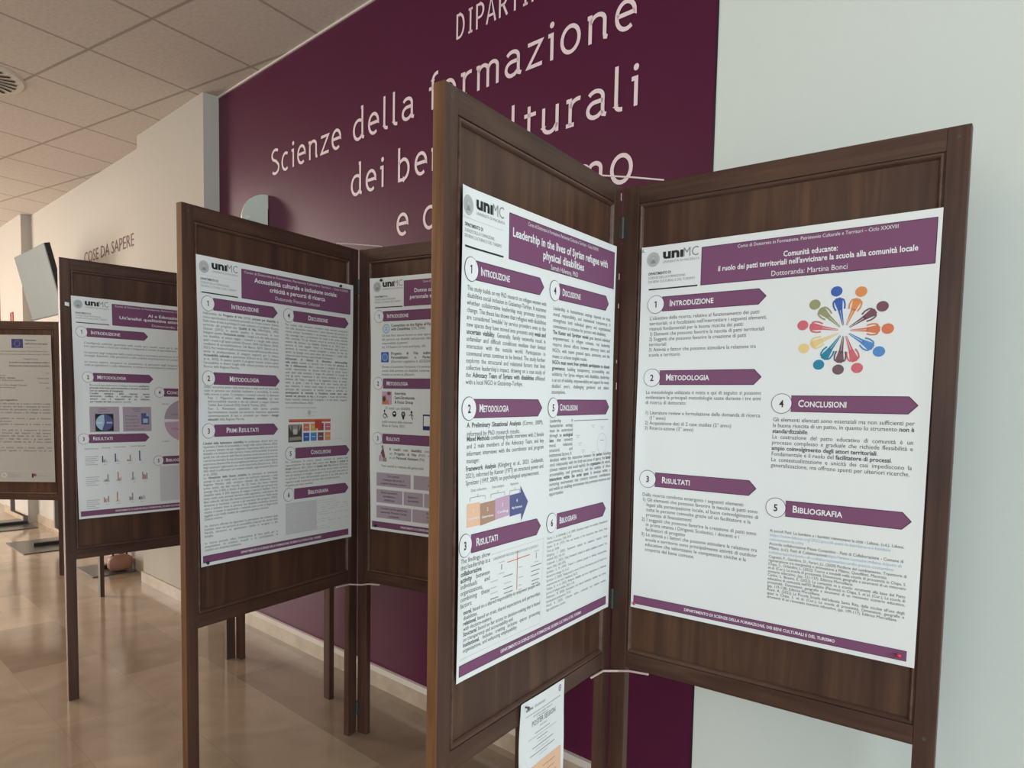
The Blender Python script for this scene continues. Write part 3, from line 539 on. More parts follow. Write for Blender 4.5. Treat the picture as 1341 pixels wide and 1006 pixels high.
k.rect(0.059, 0.444, 0.109, 0.496, PINK, 1); k.quad([(0.060, 0.462), (0.080, 0.458), (0.086, 0.495), (0.060, 0.495)], SKIN, 1.5); k.ell(0.070, 0.474, 0.008, 0.010, PHOTO_D, 2); k.ell(0.095, 0.452, 0.010, 0.007, MAUVE, 1.6); k.quad([(0.078, 0.480), (0.092, 0.478), (0.094, 0.495), (0.078, 0.495)], CORAL, 1.8)
k.done('interview_picture')
def icon(draw):
    k = P.part(); draw(k); k.done('icon')
icon(lambda k: (k.ell(0.072, 0.520, 0.0035, 0.004, BLACK), k.line([(0.072, 0.522), (0.074, 0.536), (0.083, 0.536), (0.088, 0.546)], 0.003, BLACK), k.ring(0.074, 0.540, 0.0085, 0.0013, BLACK)))
icon(lambda k: (k.ell(0.123, 0.532, 0.0105, 0.0115, BLACK), k.ell(0.123, 0.530, 0.006, 0.003, WHITE, 2)))
icon(lambda k: (k.ell(0.168, 0.532, 0.0100, 0.0110, BLACK), k.quad([(0.162, 0.540), (0.174, 0.540), (0.172, 0.552), (0.165, 0.552)], BLACK), k.ring(0.168, 0.531, 0.004, 0.0009, WHITE, 2)))
icon(lambda k: (k.ell(0.209, 0.523, 0.0045, 0.005, BLACK), k.line([(0.209, 0.526), (0.209, 0.540), (0.215, 0.552)], 0.0035, BLACK), k.line([(0.198, 0.536), (0.209, 0.532), (0.218, 0.538)], 0.0028, BLACK)))
icon(lambda k: (k.rect(0.265, 0.530, 0.300, 0.590, NAVY, 1), k.rect(0.269, 0.536, 0.298, 0.574, WHITE, 2)))
k = P.part(); k.quad([(0.052, 0.690), (0.066, 0.662), (0.076, 0.700), (0.074, 0.722)], MAUVE, 1); k.ell(0.062, 0.664, 0.006, 0.007, SKIN, 1.5); k.quad([(0.044, 0.700), (0.060, 0.690), (0.058, 0.722), (0.044, 0.722)], PINK, 1.4); k.quad([(0.062, 0.706), (0.084, 0.706), (0.084, 0.722), (0.062, 0.722)], PHOTO_M, 1.6); k.done('mother_picture')
BX = [(0.032, 0.767, 0.207, 0.821, ['Temi centrali:', 'il sostegno dei servizi, il', 'progetto educativo inclusivo']), (0.222, 0.767, 0.400, 0.821, ['La rete', 'familiare']), (0.032, 0.834, 0.166, 0.887, ['Diritti riproduttivi,', 'conciliazione e', 'cittadinanza']), (0.173, 0.834, 0.268, 0.887, ['Relazioni e', 'quotidianità']), (0.274, 0.834, 0.400, 0.887, ['Servizi di', 'supporto']), (0.032, 0.899, 0.211, 0.949, ['L’incontro tra Vita genitoriale,', 'autonomia, Persona e Servizi', 'e assistenza']), (0.217, 0.899, 0.400, 0.949, ['Barriere e', 'stereotipi', 'culturali'])]
for u0, v0, u1, v1, ls in BX:
    k = P.part(); k.rect(u0, v0, u1, v1, LAV, 1); k.line([(u0, v0), (u1, v0), (u1, v1), (u0, v1), (u0, v0)], 0.0012, LGREY, 1.5)
    for i, t in enumerate(ls): k.text(t, u0, u1, (v0 + v1) / 2 + 0.004 + (i - (len(ls) - 1) / 2) * 0.0145, 0.0125, BLACK, 2, hs=0.92, align='C')
    k.done('theme_box')

# ---- poster on the third screen
P = Poster(LE, [(0.7226, 1.7457), (0.06, 1.7425), (0.055, 0.791), (0.7093, 0.791)], 'dim white poster with a pie chart and small bar charts, on the third screen', seed=4, amp=0.0015)
common(P, 0.002, False)
header(P, [('AI e Educazione:', 0.330, 0.500, 0.0640, 0.0190, True), ("Un'analisi qualitativa attorno alle opinioni", 0.200, 0.640, 0.0840, 0.0190, True), ('Dottorando: Diego', 0.345, 0.520, 0.1080, 0.0165, False)], 'XXXIX', 0.182, 0.672)
banner(P, 0.059, 0.1565, 0.327, 1, 'Introduzione', 0.076, 0.202, circ=0.038)
banner(P, 0.079, 0.3570, 0.346, 2, 'Metodologia', 0.096, 0.222, circ=0.058)
banner(P, 0.053, 0.6360, 0.321, 3, 'Risultati', 0.070, 0.156, circ=0.031)
banner(P, 0.396, 0.4195, 0.672, 4, 'Conclusioni', 0.410, 0.530, circ=0.375)
banner(P, 0.384, 0.7500, 0.672, 5, 'Bibliografia', 0.398, 0.510, circ=0.363)
body(P, ['L’intelligenza artificiale generativa nella scuola apre scenari nuovi per la didattica e la formazione dei docenti,', 'con opportunità e rischi per studenti e insegnanti in termini di apprendimento.|', '', 'Le opinioni degli insegnanti della scuola primaria e secondaria permettono di riflettere sulle competenze digitali e le', 'strategie didattiche, sulle percezioni e sulle pratiche da promuovere nei contesti educativi e scolastici.|', '', 'La ricerca esplora, attraverso un questionario, le percezioni degli insegnanti circa l’uso di strumenti generativi', 'nella progettazione e nella valutazione, le attese e le preoccupazioni emergenti.|'], 0.046, 0.660, 0.2080, 0.0140, 0.0135)
body(P, ['Ricerca di tipo esplorativo: il disegno di ricerca *qualitativa', 'prevede interviste semi-strutturate a docenti e studenti', 'con un campione di insegnanti.|', 'L’analisi tematica delle risposte aperte', 'attraverso codifica e confronto fra i temi', 'emersi con il supporto di un software', 'per l’analisi dei dati* qualitativi raccolti.|'], 0.063, 0.327, 0.3960, 0.0125, 0.0125)
k = P.part()
k.rect(0.059, 0.490, 0.187, 0.606, LAV, 1); k.text('Campione', 0.100, 0.134, 0.503, 0.0085, BLACK, 2); k.text('Docenti coinvolti', 0.096, 0.144, 0.515, 0.0085, TEXT, 2)
k.rect(0.082, 0.523, 0.161, 0.603, BLACK, 2); k.ell(0.1215, 0.563, 0.037, 0.037, SLATE, 3); k.ell(0.1215, 0.563, 0.037, 0.037, LBLUE, 4, 92, 252, 16)
k.text('50,5%', 0.086, 0.112, 0.567, 0.010, WHITE, 5, True); k.text('49,5%', 0.130, 0.154, 0.567, 0.010, WHITE, 5, True)
k.done('pie_chart_card')
k = P.part()
k.rect(0.203, 0.490, 0.333, 0.606, LAV, 1); k.text('Questionario', 0.246, 0.290, 0.503, 0.0085, BLACK, 2); k.text('online', 0.256, 0.282, 0.513, 0.0085, BLACK, 2)
for i in range(5): k.text(('Prima sezione', 'Dati anagrafici e ruolo', 'Percezioni sull’uso di AI', 'Esperienze didattiche', 'Domande aperte e commenti')[i], 0.214, (0.268, 0.276, 0.276, 0.276, 0.300)[i], 0.536 + i * 0.0155, 0.009, TEXT, 2)
k.quad([(0.286, 0.520), (0.310, 0.520), (0.310, 0.574), (0.286, 0.574)], SLATE, 2); k.rect(0.310, 0.534, 0.322, 0.574, SLATE, 2); k.quad([(0.310, 0.520), (0.311, 0.520), (0.322, 0.533), (0.310, 0.533)], LBLUE, 2); k.rect(0.294, 0.546, 0.316, 0.566, LBLUE, 3)
k.done('questionnaire_card')
k = P.part()
for t, a, b, v in (('Quesito della ricerca', 0.034, 0.092, 0.684), ('Generale', 0.106, 0.144, 0.682), ('Scuola secondaria', 0.160, 0.214, 0.680), ('Formazione degli insegnanti', 0.232, 0.304, 0.678)): k.text(t, a, b, v, 0.0090, TEXT)
for v0 in (0.718, 0.812, 0.918):
    for i in range(5): k.line([(0.034, v0 + i * 0.0092), (0.034 + (0.058, 0.050, 0.056, 0.040, 0.054)[i], v0 + i * 0.0092)], 0.0040, LGREY, 1)
rows = [(0.746, [(0.106, [(NAVY, .030), (GREY, .012), (LGREY, .016), (LGREY, .006)]), (0.162, [(NAVY, .038), (LGREY, .014), (LGREY, .008)]), (0.216, [(CORAL, .008), (OLIVE, .007), (TAN, .030), (LGREY, .004)]), (0.272, [(NAVY, .048), (LGREY, .006)])]),
        (0.836, [(0.108, [(LGREY, .006), (TAN, .010), (GREY, .012), (GREY, .034), (LGREY, .004)]), (0.166, [(LGREY, .008), (CORAL, .042), (GREY, .012), (LGREY, .018)]), (0.232, [(LGREY, .008), (GREY, .038), (LGREY, .014)]), (0.284, [(TAN, .036), (GREY, .024), (CORAL, .020), (GREY, .030)])]),
        (0.932, [(0.108, [(TAN, .024), (CORAL, .016), (LGREY, .018), (GREY, .028)]), (0.160, [(LGREY, .005), (CORAL, .044), (LGREY, .006)]), (0.222, [(GREY, .018), (TAN, .014), (GREY, .034)]), (0.266, [(BLACK, .012), (GREY, .016), (GREY, .012), (LGREY, .020), (LGREY, .016)])])]
for v, charts in rows:
    for u, bars in charts:
        for i, (c, h) in enumerate(bars): k.rect(u + i * 0.0062, v - h, u + i * 0.0062 + 0.0052, v, c, 1)
        k.line([(u - 0.002, v + 0.001), (u + 0.030, v + 0.001)], 0.0008, LGREY); k.line([(u + 0.006, v + 0.010), (u + 0.022, v + 0.010)], 0.0022, LGREY)
k.done('bar_charts')
k = P.part()
k.ell(0.500, 0.560, 0.105, 0.100, PINK, 1, 182, 358, 24); k.ell(0.500, 0.552, 0.105, 0.100, LAV, 1, 2, 178, 24)
k.text('Docenza e innovazione', 0.430, 0.560, 0.530, 0.011, TEXT, 2); k.text('Formazione e sviluppo', 0.430, 0.560, 0.600, 0.011, TEXT, 2); k.text('Opinioni docenti', 0.384, 0.420, 0.478, 0.010, TEXT); k.text('Prospettive', 0.384, 0.416, 0.660, 0.010, TEXT)
k.done('circle_diagram')
k = P.part(); k.rect(0.368, 0.778, 0.680, 0.950, PALEGREY, 0.6); k.para(bc + bc[:4], 0.370, 0.678, 0.786, 0.0098, 0.0086, LGREY, 1); k.done('bibliography_text')

# ---- typed document on the farthest screen
GP = [LG.o + 0, None]
def g_corner(t, z): return (t, z)
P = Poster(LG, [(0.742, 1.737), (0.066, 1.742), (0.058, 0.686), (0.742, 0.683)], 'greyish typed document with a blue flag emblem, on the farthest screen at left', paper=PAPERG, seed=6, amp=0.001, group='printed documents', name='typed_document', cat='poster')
k = P.part()
k.rect(0.408, 0.028, 0.492, 0.088, NAVY, 1)
for i in range(12):
    t = 2 * math.pi * i / 12; k.ell(0.450 + 0.020 * math.cos(t), 0.058 + 0.020 * math.sin(t), 0.0022, 0.0022, YEL2, 2, n=6)
k.done('flag_emblem')
k = P.part()
k.text('Finanziato', 0.506, 0.590, 0.040, 0.016, TEXT, 1, True); k.text("dall'Unione europea", 0.506, 0.672, 0.064, 0.016, TEXT, 1, True); k.text('NextGenerationEU', 0.506, 0.628, 0.086, 0.012, GREY)
k.text('Piano nazionale di ripresa e resilienza - Missione 4 Istruzione e ricerca', 0.330, 0.672, 0.114, 0.013, TEXT); k.text('Corso di dottorato in Formazione, patrimonio culturale e territori - Università', 0.270, 0.686, 0.134, 0.013, TEXT)
k.text('Progetto di ricerca', 0.496, 0.600, 0.167, 0.014, TEXT); k.text('La scuola e la comunità: innovazione sociale e', 0.386, 0.684, 0.190, 0.0155, TEXT, 1, True); k.text('inclusione nei contesti educativi del territorio', 0.386, 0.684, 0.213, 0.0155, TEXT, 1, True)
for i, (t, w) in enumerate((('Corso di dottorato in', 0.300), ('Formazione, patrimonio', 0.360), ('culturale e territori, ciclo', 0.430), ('Dipartimento di Scienze della formazione', 0.490), ('dei beni culturali', 0.310), ('e del turismo, Università degli Studi', 0.510), ('Anno accademico', 0.430))): k.text(t, 0.080, w, 0.262 + i * 0.0163, 0.0145, TEXT, 1, i == 2)
for t, u0, v in (('Tutor', 0.656, 0.262), ('Dottorando', 0.590, 0.296), ('Co-tutor', 0.602, 0.328), ('Data', 0.650, 0.362)): k.text(t, u0, 0.676, v, 0.0145, TEXT)
k.done('document_heading')
dl = ['Il progetto di ricerca si colloca nel quadro delle politiche per la scuola e il territorio e indaga', 'le forme di collaborazione tra istituzioni educative, enti locali e associazioni del territorio', 'attraverso uno studio di caso, con attenzione alla partecipazione di bambini e bambine', 'e alle pratiche di innovazione sociale nei contesti educativi, e allo sviluppo di comunità', 'locali.|', 'La ricerca adotta una metodologia qualitativa con interviste e gruppi di discussione', 'rivolti ai dirigenti scolastici, ai docenti e agli educatori.|', 'Gli obiettivi principali del progetto riguardano la costruzione di un modello di lavoro', 'condiviso tra scuola e comunità.|', 'I risultati attesi mirano a definire linee guida per la progettazione di interventi', 'educativi integrati, a sostenere la formazione degli insegnanti e degli operatori', 'dei servizi, a promuovere la partecipazione delle famiglie alla vita della scuola e', 'a valorizzare le risorse del territorio, i luoghi della cultura e gli spazi pubblici', 'come ambienti di apprendimento. Il percorso prevede tre fasi di lavoro distinte', 'e un confronto costante con gli attori.|', 'La diffusione dei risultati avviene con seminari, articoli e incontri pubblici rivolti', 'alla comunità scientifica e al territorio regionale, in collaborazione con gli enti', 'e i partner del progetto di ricerca.|']
k = P.part(); k.text('Descrizione del progetto', 0.080, 0.440, 0.445, 0.015, TEXT, 1, True); k.para(dl, 0.030, 0.680, 0.4700, 0.0200, 0.0165, TEXT); k.done('body_text')
k = P.part(); k.line([(0.03, 0.925), (0.682, 0.925)], 0.0012, LGREY)
k.ell(0.325, 0.955, 0.020, 0.018, LGREY, 1); k.ell(0.325, 0.955, 0.012, 0.011, PAPERG, 2); k.text('Ministero', 0.352, 0.400, 0.945, 0.011, GREY); k.text('dell’Università', 0.352, 0.440, 0.957, 0.011, GREY); k.text('e della Ricerca', 0.352, 0.440, 0.969, 0.011, GREY)
k.rect(0.528, 0.942, 0.540, 0.970, BLACK); k.ell(0.550, 0.952, 0.012, 0.010, MAUVE); k.text('Italiadomani', 0.568, 0.640, 0.962, 0.012, GREY)
k.done('footer_logos')

# ---- small session sheet hanging from the nearest screen's rail
P = Poster(LA, [(0.4721, 0.6640), (0.2677, 0.6600), (0.2690, 0.375), (0.4760, 0.375)], 'small white sheet headed POSTER SESSION hanging from the bottom rail of the nearest screen', group='printed documents', amp=0.0014, lift=0.002, seed=2, name='session_sheet', cat='sheet', size=(0.21, 0.297))
k = P.part()
k.text('unimc', 0.026, 0.058, 0.026, 0.011, TEXT, 1, True); k.text('dottorati', 0.064, 0.112, 0.026, 0.011, GREY); k.line([(0.026, 0.0385), (0.192, 0.0375)], 0.0014, GREY); k.text('giornata della ricerca', 0.060, 0.150, 0.048, 0.007, GREY); k.text('di dipartimento', 0.075, 0.130, 0.055, 0.006, GREY)
k.text('POSTER SESSION', 0.054, 0.168, 0.0705, 0.0185, TEXT, 1); k.text('Dottorato', 0.092, 0.126, 0.081, 0.007, GREY)
for i, (a, b) in enumerate(((0.07, 0.14), (0.04, 0.175), (0.08, 0.13), (0.085, 0.125), (0.06, 0.16), (0.075, 0.14), (0.05, 0.165), (0.09, 0.13))): k.line([(a, 0.091 + i * 0.0085), (b, 0.091 + i * 0.0085)], 0.0018, LGREY if i % 2 else GREY)
k.ell(0.188, 0.017, 0.007, 0.009, GREY); k.ring(0.188, 0.017, 0.004, 0.0008, WHITE, 2); k.line([(0.196, 0.004), (0.203, 0.003)], 0.001, GREY)
k.done('sheet_text')
k = P.part(); k.rect(0.014, 0.168, 0.198, 0.290, PEACH, 1)
for i, (a, b) in enumerate(((0.11, 0.17), (0.10, 0.165), (0.12, 0.175), (0.11, 0.16))): k.line([(a, 0.186 + i * 0.015), (b, 0.186 + i * 0.015)], 0.0016, TAN, 2)
k.done('orange_panel')

# ------------------------------------------------------------------ pins and tape
PIN_BLACK = flat('black_plastic', (0.012, 0.012, 0.014), 0.3, 0.5); PIN_RED = flat('red_plastic', (0.55, 0.04, 0.06), 0.35, 0.5); PIN_WHITE = flat('white_plastic', (0.75, 0.74, 0.72), 0.4, 0.5)
def pin(L, t, z, mat, label, r=0.0055):
    b = MB(); prof = [(0.0, 0.45), (0.002, 0.5), (0.006, 0.45), (0.0075, 1.0), (0.010, 0.92), (0.0115, 0.0)]; n = 14; vs = []
    for h, k in prof:
        for i in range(n):
            a = 2 * math.pi * i / n; vs.append(L.P(t + r * k * math.cos(a), z + r * k * math.sin(a), 0.0040 + h))
    fs = [(j * n + i, j * n + (i + 1) % n, (j + 1) * n + (i + 1) % n, (j + 1) * n + i) for j in range(len(prof) - 1) for i in range(n)]
    b.add(vs, fs, mat); o = b.build('push_pin', origin=L.P(t, z, 0.004), smooth=True); return tag(o, label, 'push pin', 'push pins in the posters')
pin(LC, 0.1096, 1.7474, PIN_BLACK, 'black push pin at the top right corner of the Accessibilità culturale poster')
pin(LC, 0.6935, 0.8180, PIN_BLACK, 'black push pin at the bottom left corner of the Accessibilità culturale poster', 0.005)
pin(LC, 0.0953, 0.8196, PIN_RED, 'red push pin at the bottom right corner of the Accessibilità culturale poster', 0.0035)
pin(LD, 0.1202, 1.7754, PIN_BLACK, 'black push pin above the wordmark of the half-hidden poster')
pin(LD, 0.0996, 0.8450, PIN_BLACK, 'black push pin in the footer corner of the half-hidden poster')
pin(LB, 0.6892, 0.8071, PIN_RED, 'red push pin at the bottom right corner of the Comunità educante poster', 0.005)
pin(LB, 0.0736, 0.8014, PIN_RED, 'red push pin at the bottom left corner of the Comunità educante poster', 0.004)
pin(LB, 0.0722, 1.7271, PIN_WHITE, 'pale push pin at the top left corner of the Comunità educante poster', 0.004)
pin(LA, 0.451, 0.653, DARKMETAL, 'dark push pin holding the small POSTER SESSION sheet', 0.0038)
b = MB(); vs = []
for j in range(4):
    for i in range(5): vs.append(LE.P(0.7450 - 0.0165 * i / 4, 1.702 + 0.015 * j / 3 - 0.0006 * i, 0.0008 + 0.0012 * math.sin(i * 0.8)))
b.add(vs, [(j * 5 + i, j * 5 + i + 1, (j + 1) * 5 + i + 1, (j + 1) * 5 + i) for j in range(3) for i in range(4)], PAPER)
tag(b.build('paper_tag', origin=LE.P(0.738, 1.702, 0.001)), 'tiny white paper tag stuck on the left stile of the third screen', 'paper tag')

# ------------------------------------------------------------------ room shell
def floor_mat():
    m, nt, b = new_mat('polished_marble_tiles')
    tc = nt.nodes.new('ShaderNodeTexCoord'); mp = nt.nodes.new('ShaderNodeMapping'); mp.vector_type = 'POINT'
    mp.inputs['Rotation'].default_value = (0, 0, -AW); mp.inputs['Location'].default_value = (0.14, 0.32, 0)
    nt.links.new(tc.outputs['Object'], mp.inputs['Vector'])
    br = nt.nodes.new('ShaderNodeTexBrick'); br.offset = 0.5; br.inputs['Scale'].default_value = 1.0
    br.inputs['Brick Width'].default_value = 0.75; br.inputs['Row Height'].default_value = 0.372; br.inputs['Mortar Size'].default_value = 0.0010; br.inputs['Mortar Smooth'].default_value = 0.3; br.inputs['Bias'].default_value = -0.1
    br.inputs['Color1'].default_value = (0.345, 0.262, 0.188, 1); br.inputs['Color2'].default_value = (0.235, 0.172, 0.121, 1); br.inputs['Mortar'].default_value = (0.25, 0.185, 0.135, 1)
    nt.links.new(mp.outputs['Vector'], br.inputs['Vector'])
    nz = nt.nodes.new('ShaderNodeTexNoise'); nz.inputs['Scale'].default_value = 3.5; nz.inputs['Detail'].default_value = 8; nz.inputs['Distortion'].default_value = 1.2
    nt.links.new(mp.outputs['Vector'], nz.inputs['Vector'])
    rp = nt.nodes.new('ShaderNodeValToRGB'); rp.color_ramp.elements[0].position = 0.3; rp.color_ramp.elements[0].color = (0.82, 0.82, 0.82, 1); rp.color_ramp.elements[1].position = 0.72; rp.color_ramp.elements[1].color = (1.12, 1.12, 1.12, 1)
    nt.links.new(nz.outputs['Fac'], rp.inputs['Fac'])
    mx = nt.nodes.new('ShaderNodeMix'); mx.data_type = 'RGBA'; mx.blend_type = 'MULTIPLY'; mx.inputs[0].default_value = 1.0
    nt.links.new(br.outputs['Color'], mx.inputs[6]); nt.links.new(rp.outputs['Color'], mx.inputs[7]); nt.links.new(mx.outputs[2], b.inputs['Base Color'])
    b.inputs['Roughness'].default_value = 0.13; b.inputs['Specular IOR Level'].default_value = 0.55
    return m
def ceil_mat():
    m, nt, b = new_mat('ceiling_tiles')
    e = -0.552 * N - 0.1095 * M; ang = math.atan2(e[1], e[0]); p = 0.5627
    anchor = nm(-4.766, 1.686, 0)
    tc = nt.nodes.new('ShaderNodeTexCoord'); mp = nt.nodes.new('ShaderNodeMapping'); mp.vector_type = 'TEXTURE'
    mp.inputs['Rotation'].default_value = (0, 0, ang); mp.inputs['Location'].default_value = (anchor[0], anchor[1], 0); mp.inputs['Scale'].default_value = (p, p, 1)
    nt.links.new(tc.outputs['Object'], mp.inputs['Vector'])
    sx = nt.nodes.new('ShaderNodeSeparateXYZ'); nt.links.new(mp.outputs['Vector'], sx.inputs[0])
    out = []
    for i in range(2):
        f = nt.nodes.new('ShaderNodeMath'); f.operation = 'PINGPONG'; f.inputs[1].default_value = 0.5; nt.links.new(sx.outputs[i], f.inputs[0])
        out.append(f)
    mn = nt.nodes.new('ShaderNodeMath'); mn.operation = 'MINIMUM'; nt.links.new(out[0].outputs[0], mn.inputs[0]); nt.links.new(out[1].outputs[0], mn.inputs[1])
    rp = nt.nodes.new('ShaderNodeValToRGB'); rp.color_ramp.elements[0].position = 0.008; rp.color_ramp.elements[0].color = (0.36, 0.31, 0.265, 1); rp.color_ramp.elements[1].position = 0.022; rp.color_ramp.elements[1].color = (0.60, 0.53, 0.47, 1)
    nt.links.new(mn.outputs[0], rp.inputs['Fac'])
    nz = nt.nodes.new('ShaderNodeTexNoise'); nz.inputs['Scale'].default_value = 55; nz.inputs['Detail'].default_value = 6; nt.links.new(tc.outputs['Object'], nz.inputs['Vector'])
    r2 = nt.nodes.new('ShaderNodeValToRGB'); r2.color_ramp.elements[0].position = 0.35; r2.color_ramp.elements[0].color = (0.9, 0.9, 0.9, 1); r2.color_ramp.elements[1].position = 0.6; r2.color_ramp.elements[1].color = (1, 1, 1, 1)
    nt.links.new(nz.outputs['Fac'], r2.inputs['Fac'])
    mx = nt.nodes.new('ShaderNodeMix'); mx.data_type = 'RGBA'; mx.blend_type = 'MULTIPLY'; mx.inputs[0].default_value = 1.0
    nt.links.new(rp.outputs['Color'], mx.inputs[6]); nt.links.new(r2.outputs['Color'], mx.inputs[7]); nt.links.new(mx.outputs[2], b.inputs['Base Color'])
    b.inputs['Roughness'].default_value = 0.9; b.inputs['Specular IOR Level'].default_value = 0.1
    bp = nt.nodes.new('ShaderNodeBump'); bp.inputs['Strength'].default_value = 0.35; bp.inputs['Distance'].default_value = 0.004
    nt.links.new(rp.outputs['Color'], bp.inputs['Height']); nt.links.new(bp.outputs['Normal'], b.inputs['Normal'])
    return m
WALL = flat('white_wall_paint', (0.645, 0.69, 0.655), 0.85, 0.15, 0, 0.015, 40, 0.05)
WARM = flat('cream_wall_paint', (0.45, 0.418, 0.375), 0.8, 0.15, 0, 0.02, 20, 0.04)
PAINT = flat('purple_wall_paint', (0.080, 0.0100, 0.038), 0.36, 0.22, 0, 0.05, 3)
MARBLE = flat('beige_marble_skirting', (0.42, 0.34, 0.26), 0.3, 0.4, 0, 0.35, 14)
STRIP = flat('white_skirting_strip', (0.66, 0.60, 0.56), 0.45, 0.3)
S0, S1, M0 = -11.0, 4.5, -5.5
FLOOR, CEILM = floor_mat(), ceil_mat()
b = MB(); nmbox(b, S0, S1, M0, DW + 0.15, -0.1, 0, FLOOR); struct(b.build('floor'))
b = MB(); nmbox(b, S0, S1, M0, DW + 0.15, CEIL, CEIL + 0.1, CEILM); struct(b.build('ceiling'))
b = MB(); nmbox(b, -1.0105, S1, DW, DW + 0.15, 0, CEIL, WALL); struct(b.build('wall_right'))
b = MB(); nmbox(b, -4.17, -1.0150, DW, DW + 0.15, 0, CEIL, PAINT); struct(b.build('wall_purple'))
b = MB(); nmbox(b, -1.0150, -1.0105, DW - 0.0015, DW + 0.15, 0, CEIL, PIN_BLACK); struct(b.build('trim_1'))
b = MB(); nmbox(b, -5.205, -4.17, DW - 0.095, DW + 0.15, 0, CEIL, WARM); struct(b.build('wall_pilaster'))
b = MB(); nmbox(b, S0, -5.205, DW, DW + 0.15, 0, CEIL, WARM); struct(b.build('wall_back_right'))
b = MB(); nmbox(b, -9.26, -8.33, DW - 0.09, DW, 0, CEIL, WARM); struct(b.build('wall_far_pilaster'))
b = MB(); nmbox(b, S0 - 0.15, S0, M0, DW + 0.15, 0, CEIL, WARM); struct(b.build('wall_far'))
b = MB(); nmbox(b, S0, S1, M0 - 0.15, M0, 0, CEIL, WARM); struct(b.build('wall_left'))
REDP = flat('dark_red_paint', (0.20, 0.015, 0.02), 0.6, 0.3)
b = MB(); nmbox(b, -9.62, -9.30, DW - 0.05, DW, 1.45, CEIL, REDP); struct(b.build('trim_2'))
def skirting(name, s0, s1, off, h=0.072, strip=True):
    b = MB(); nmbox(b, s0, s1, DW - off - 0.014, DW - off, 0, h, MARBLE)
    if strip: nmbox(b, s0, s1, DW - off - 0.016, DW - off, h, h + 0.026, STRIP)
    struct(b.build(name))
skirting('baseboard_purple', -4.17, -1.015, 0.0); skirting('baseboard_right', -1.0105, S1, 0.0); skirting('baseboard_pilaster', -5.212, -4.163, 0.095, 0.075, False); skirting('baseboard_back', -8.33, -5.205, 0.0, 0.085, False); skirting('baseboard_far_pilaster', -9.27, -8.323, 0.09, 0.08, False)
# cover strip where the purple wall meets the ceiling
b = MB(); nmbox(b, -4.17, -1.015, DW - 0.008, DW, CEIL - 0.009, CEIL, STRIP); struct(b.build('trim_3'))

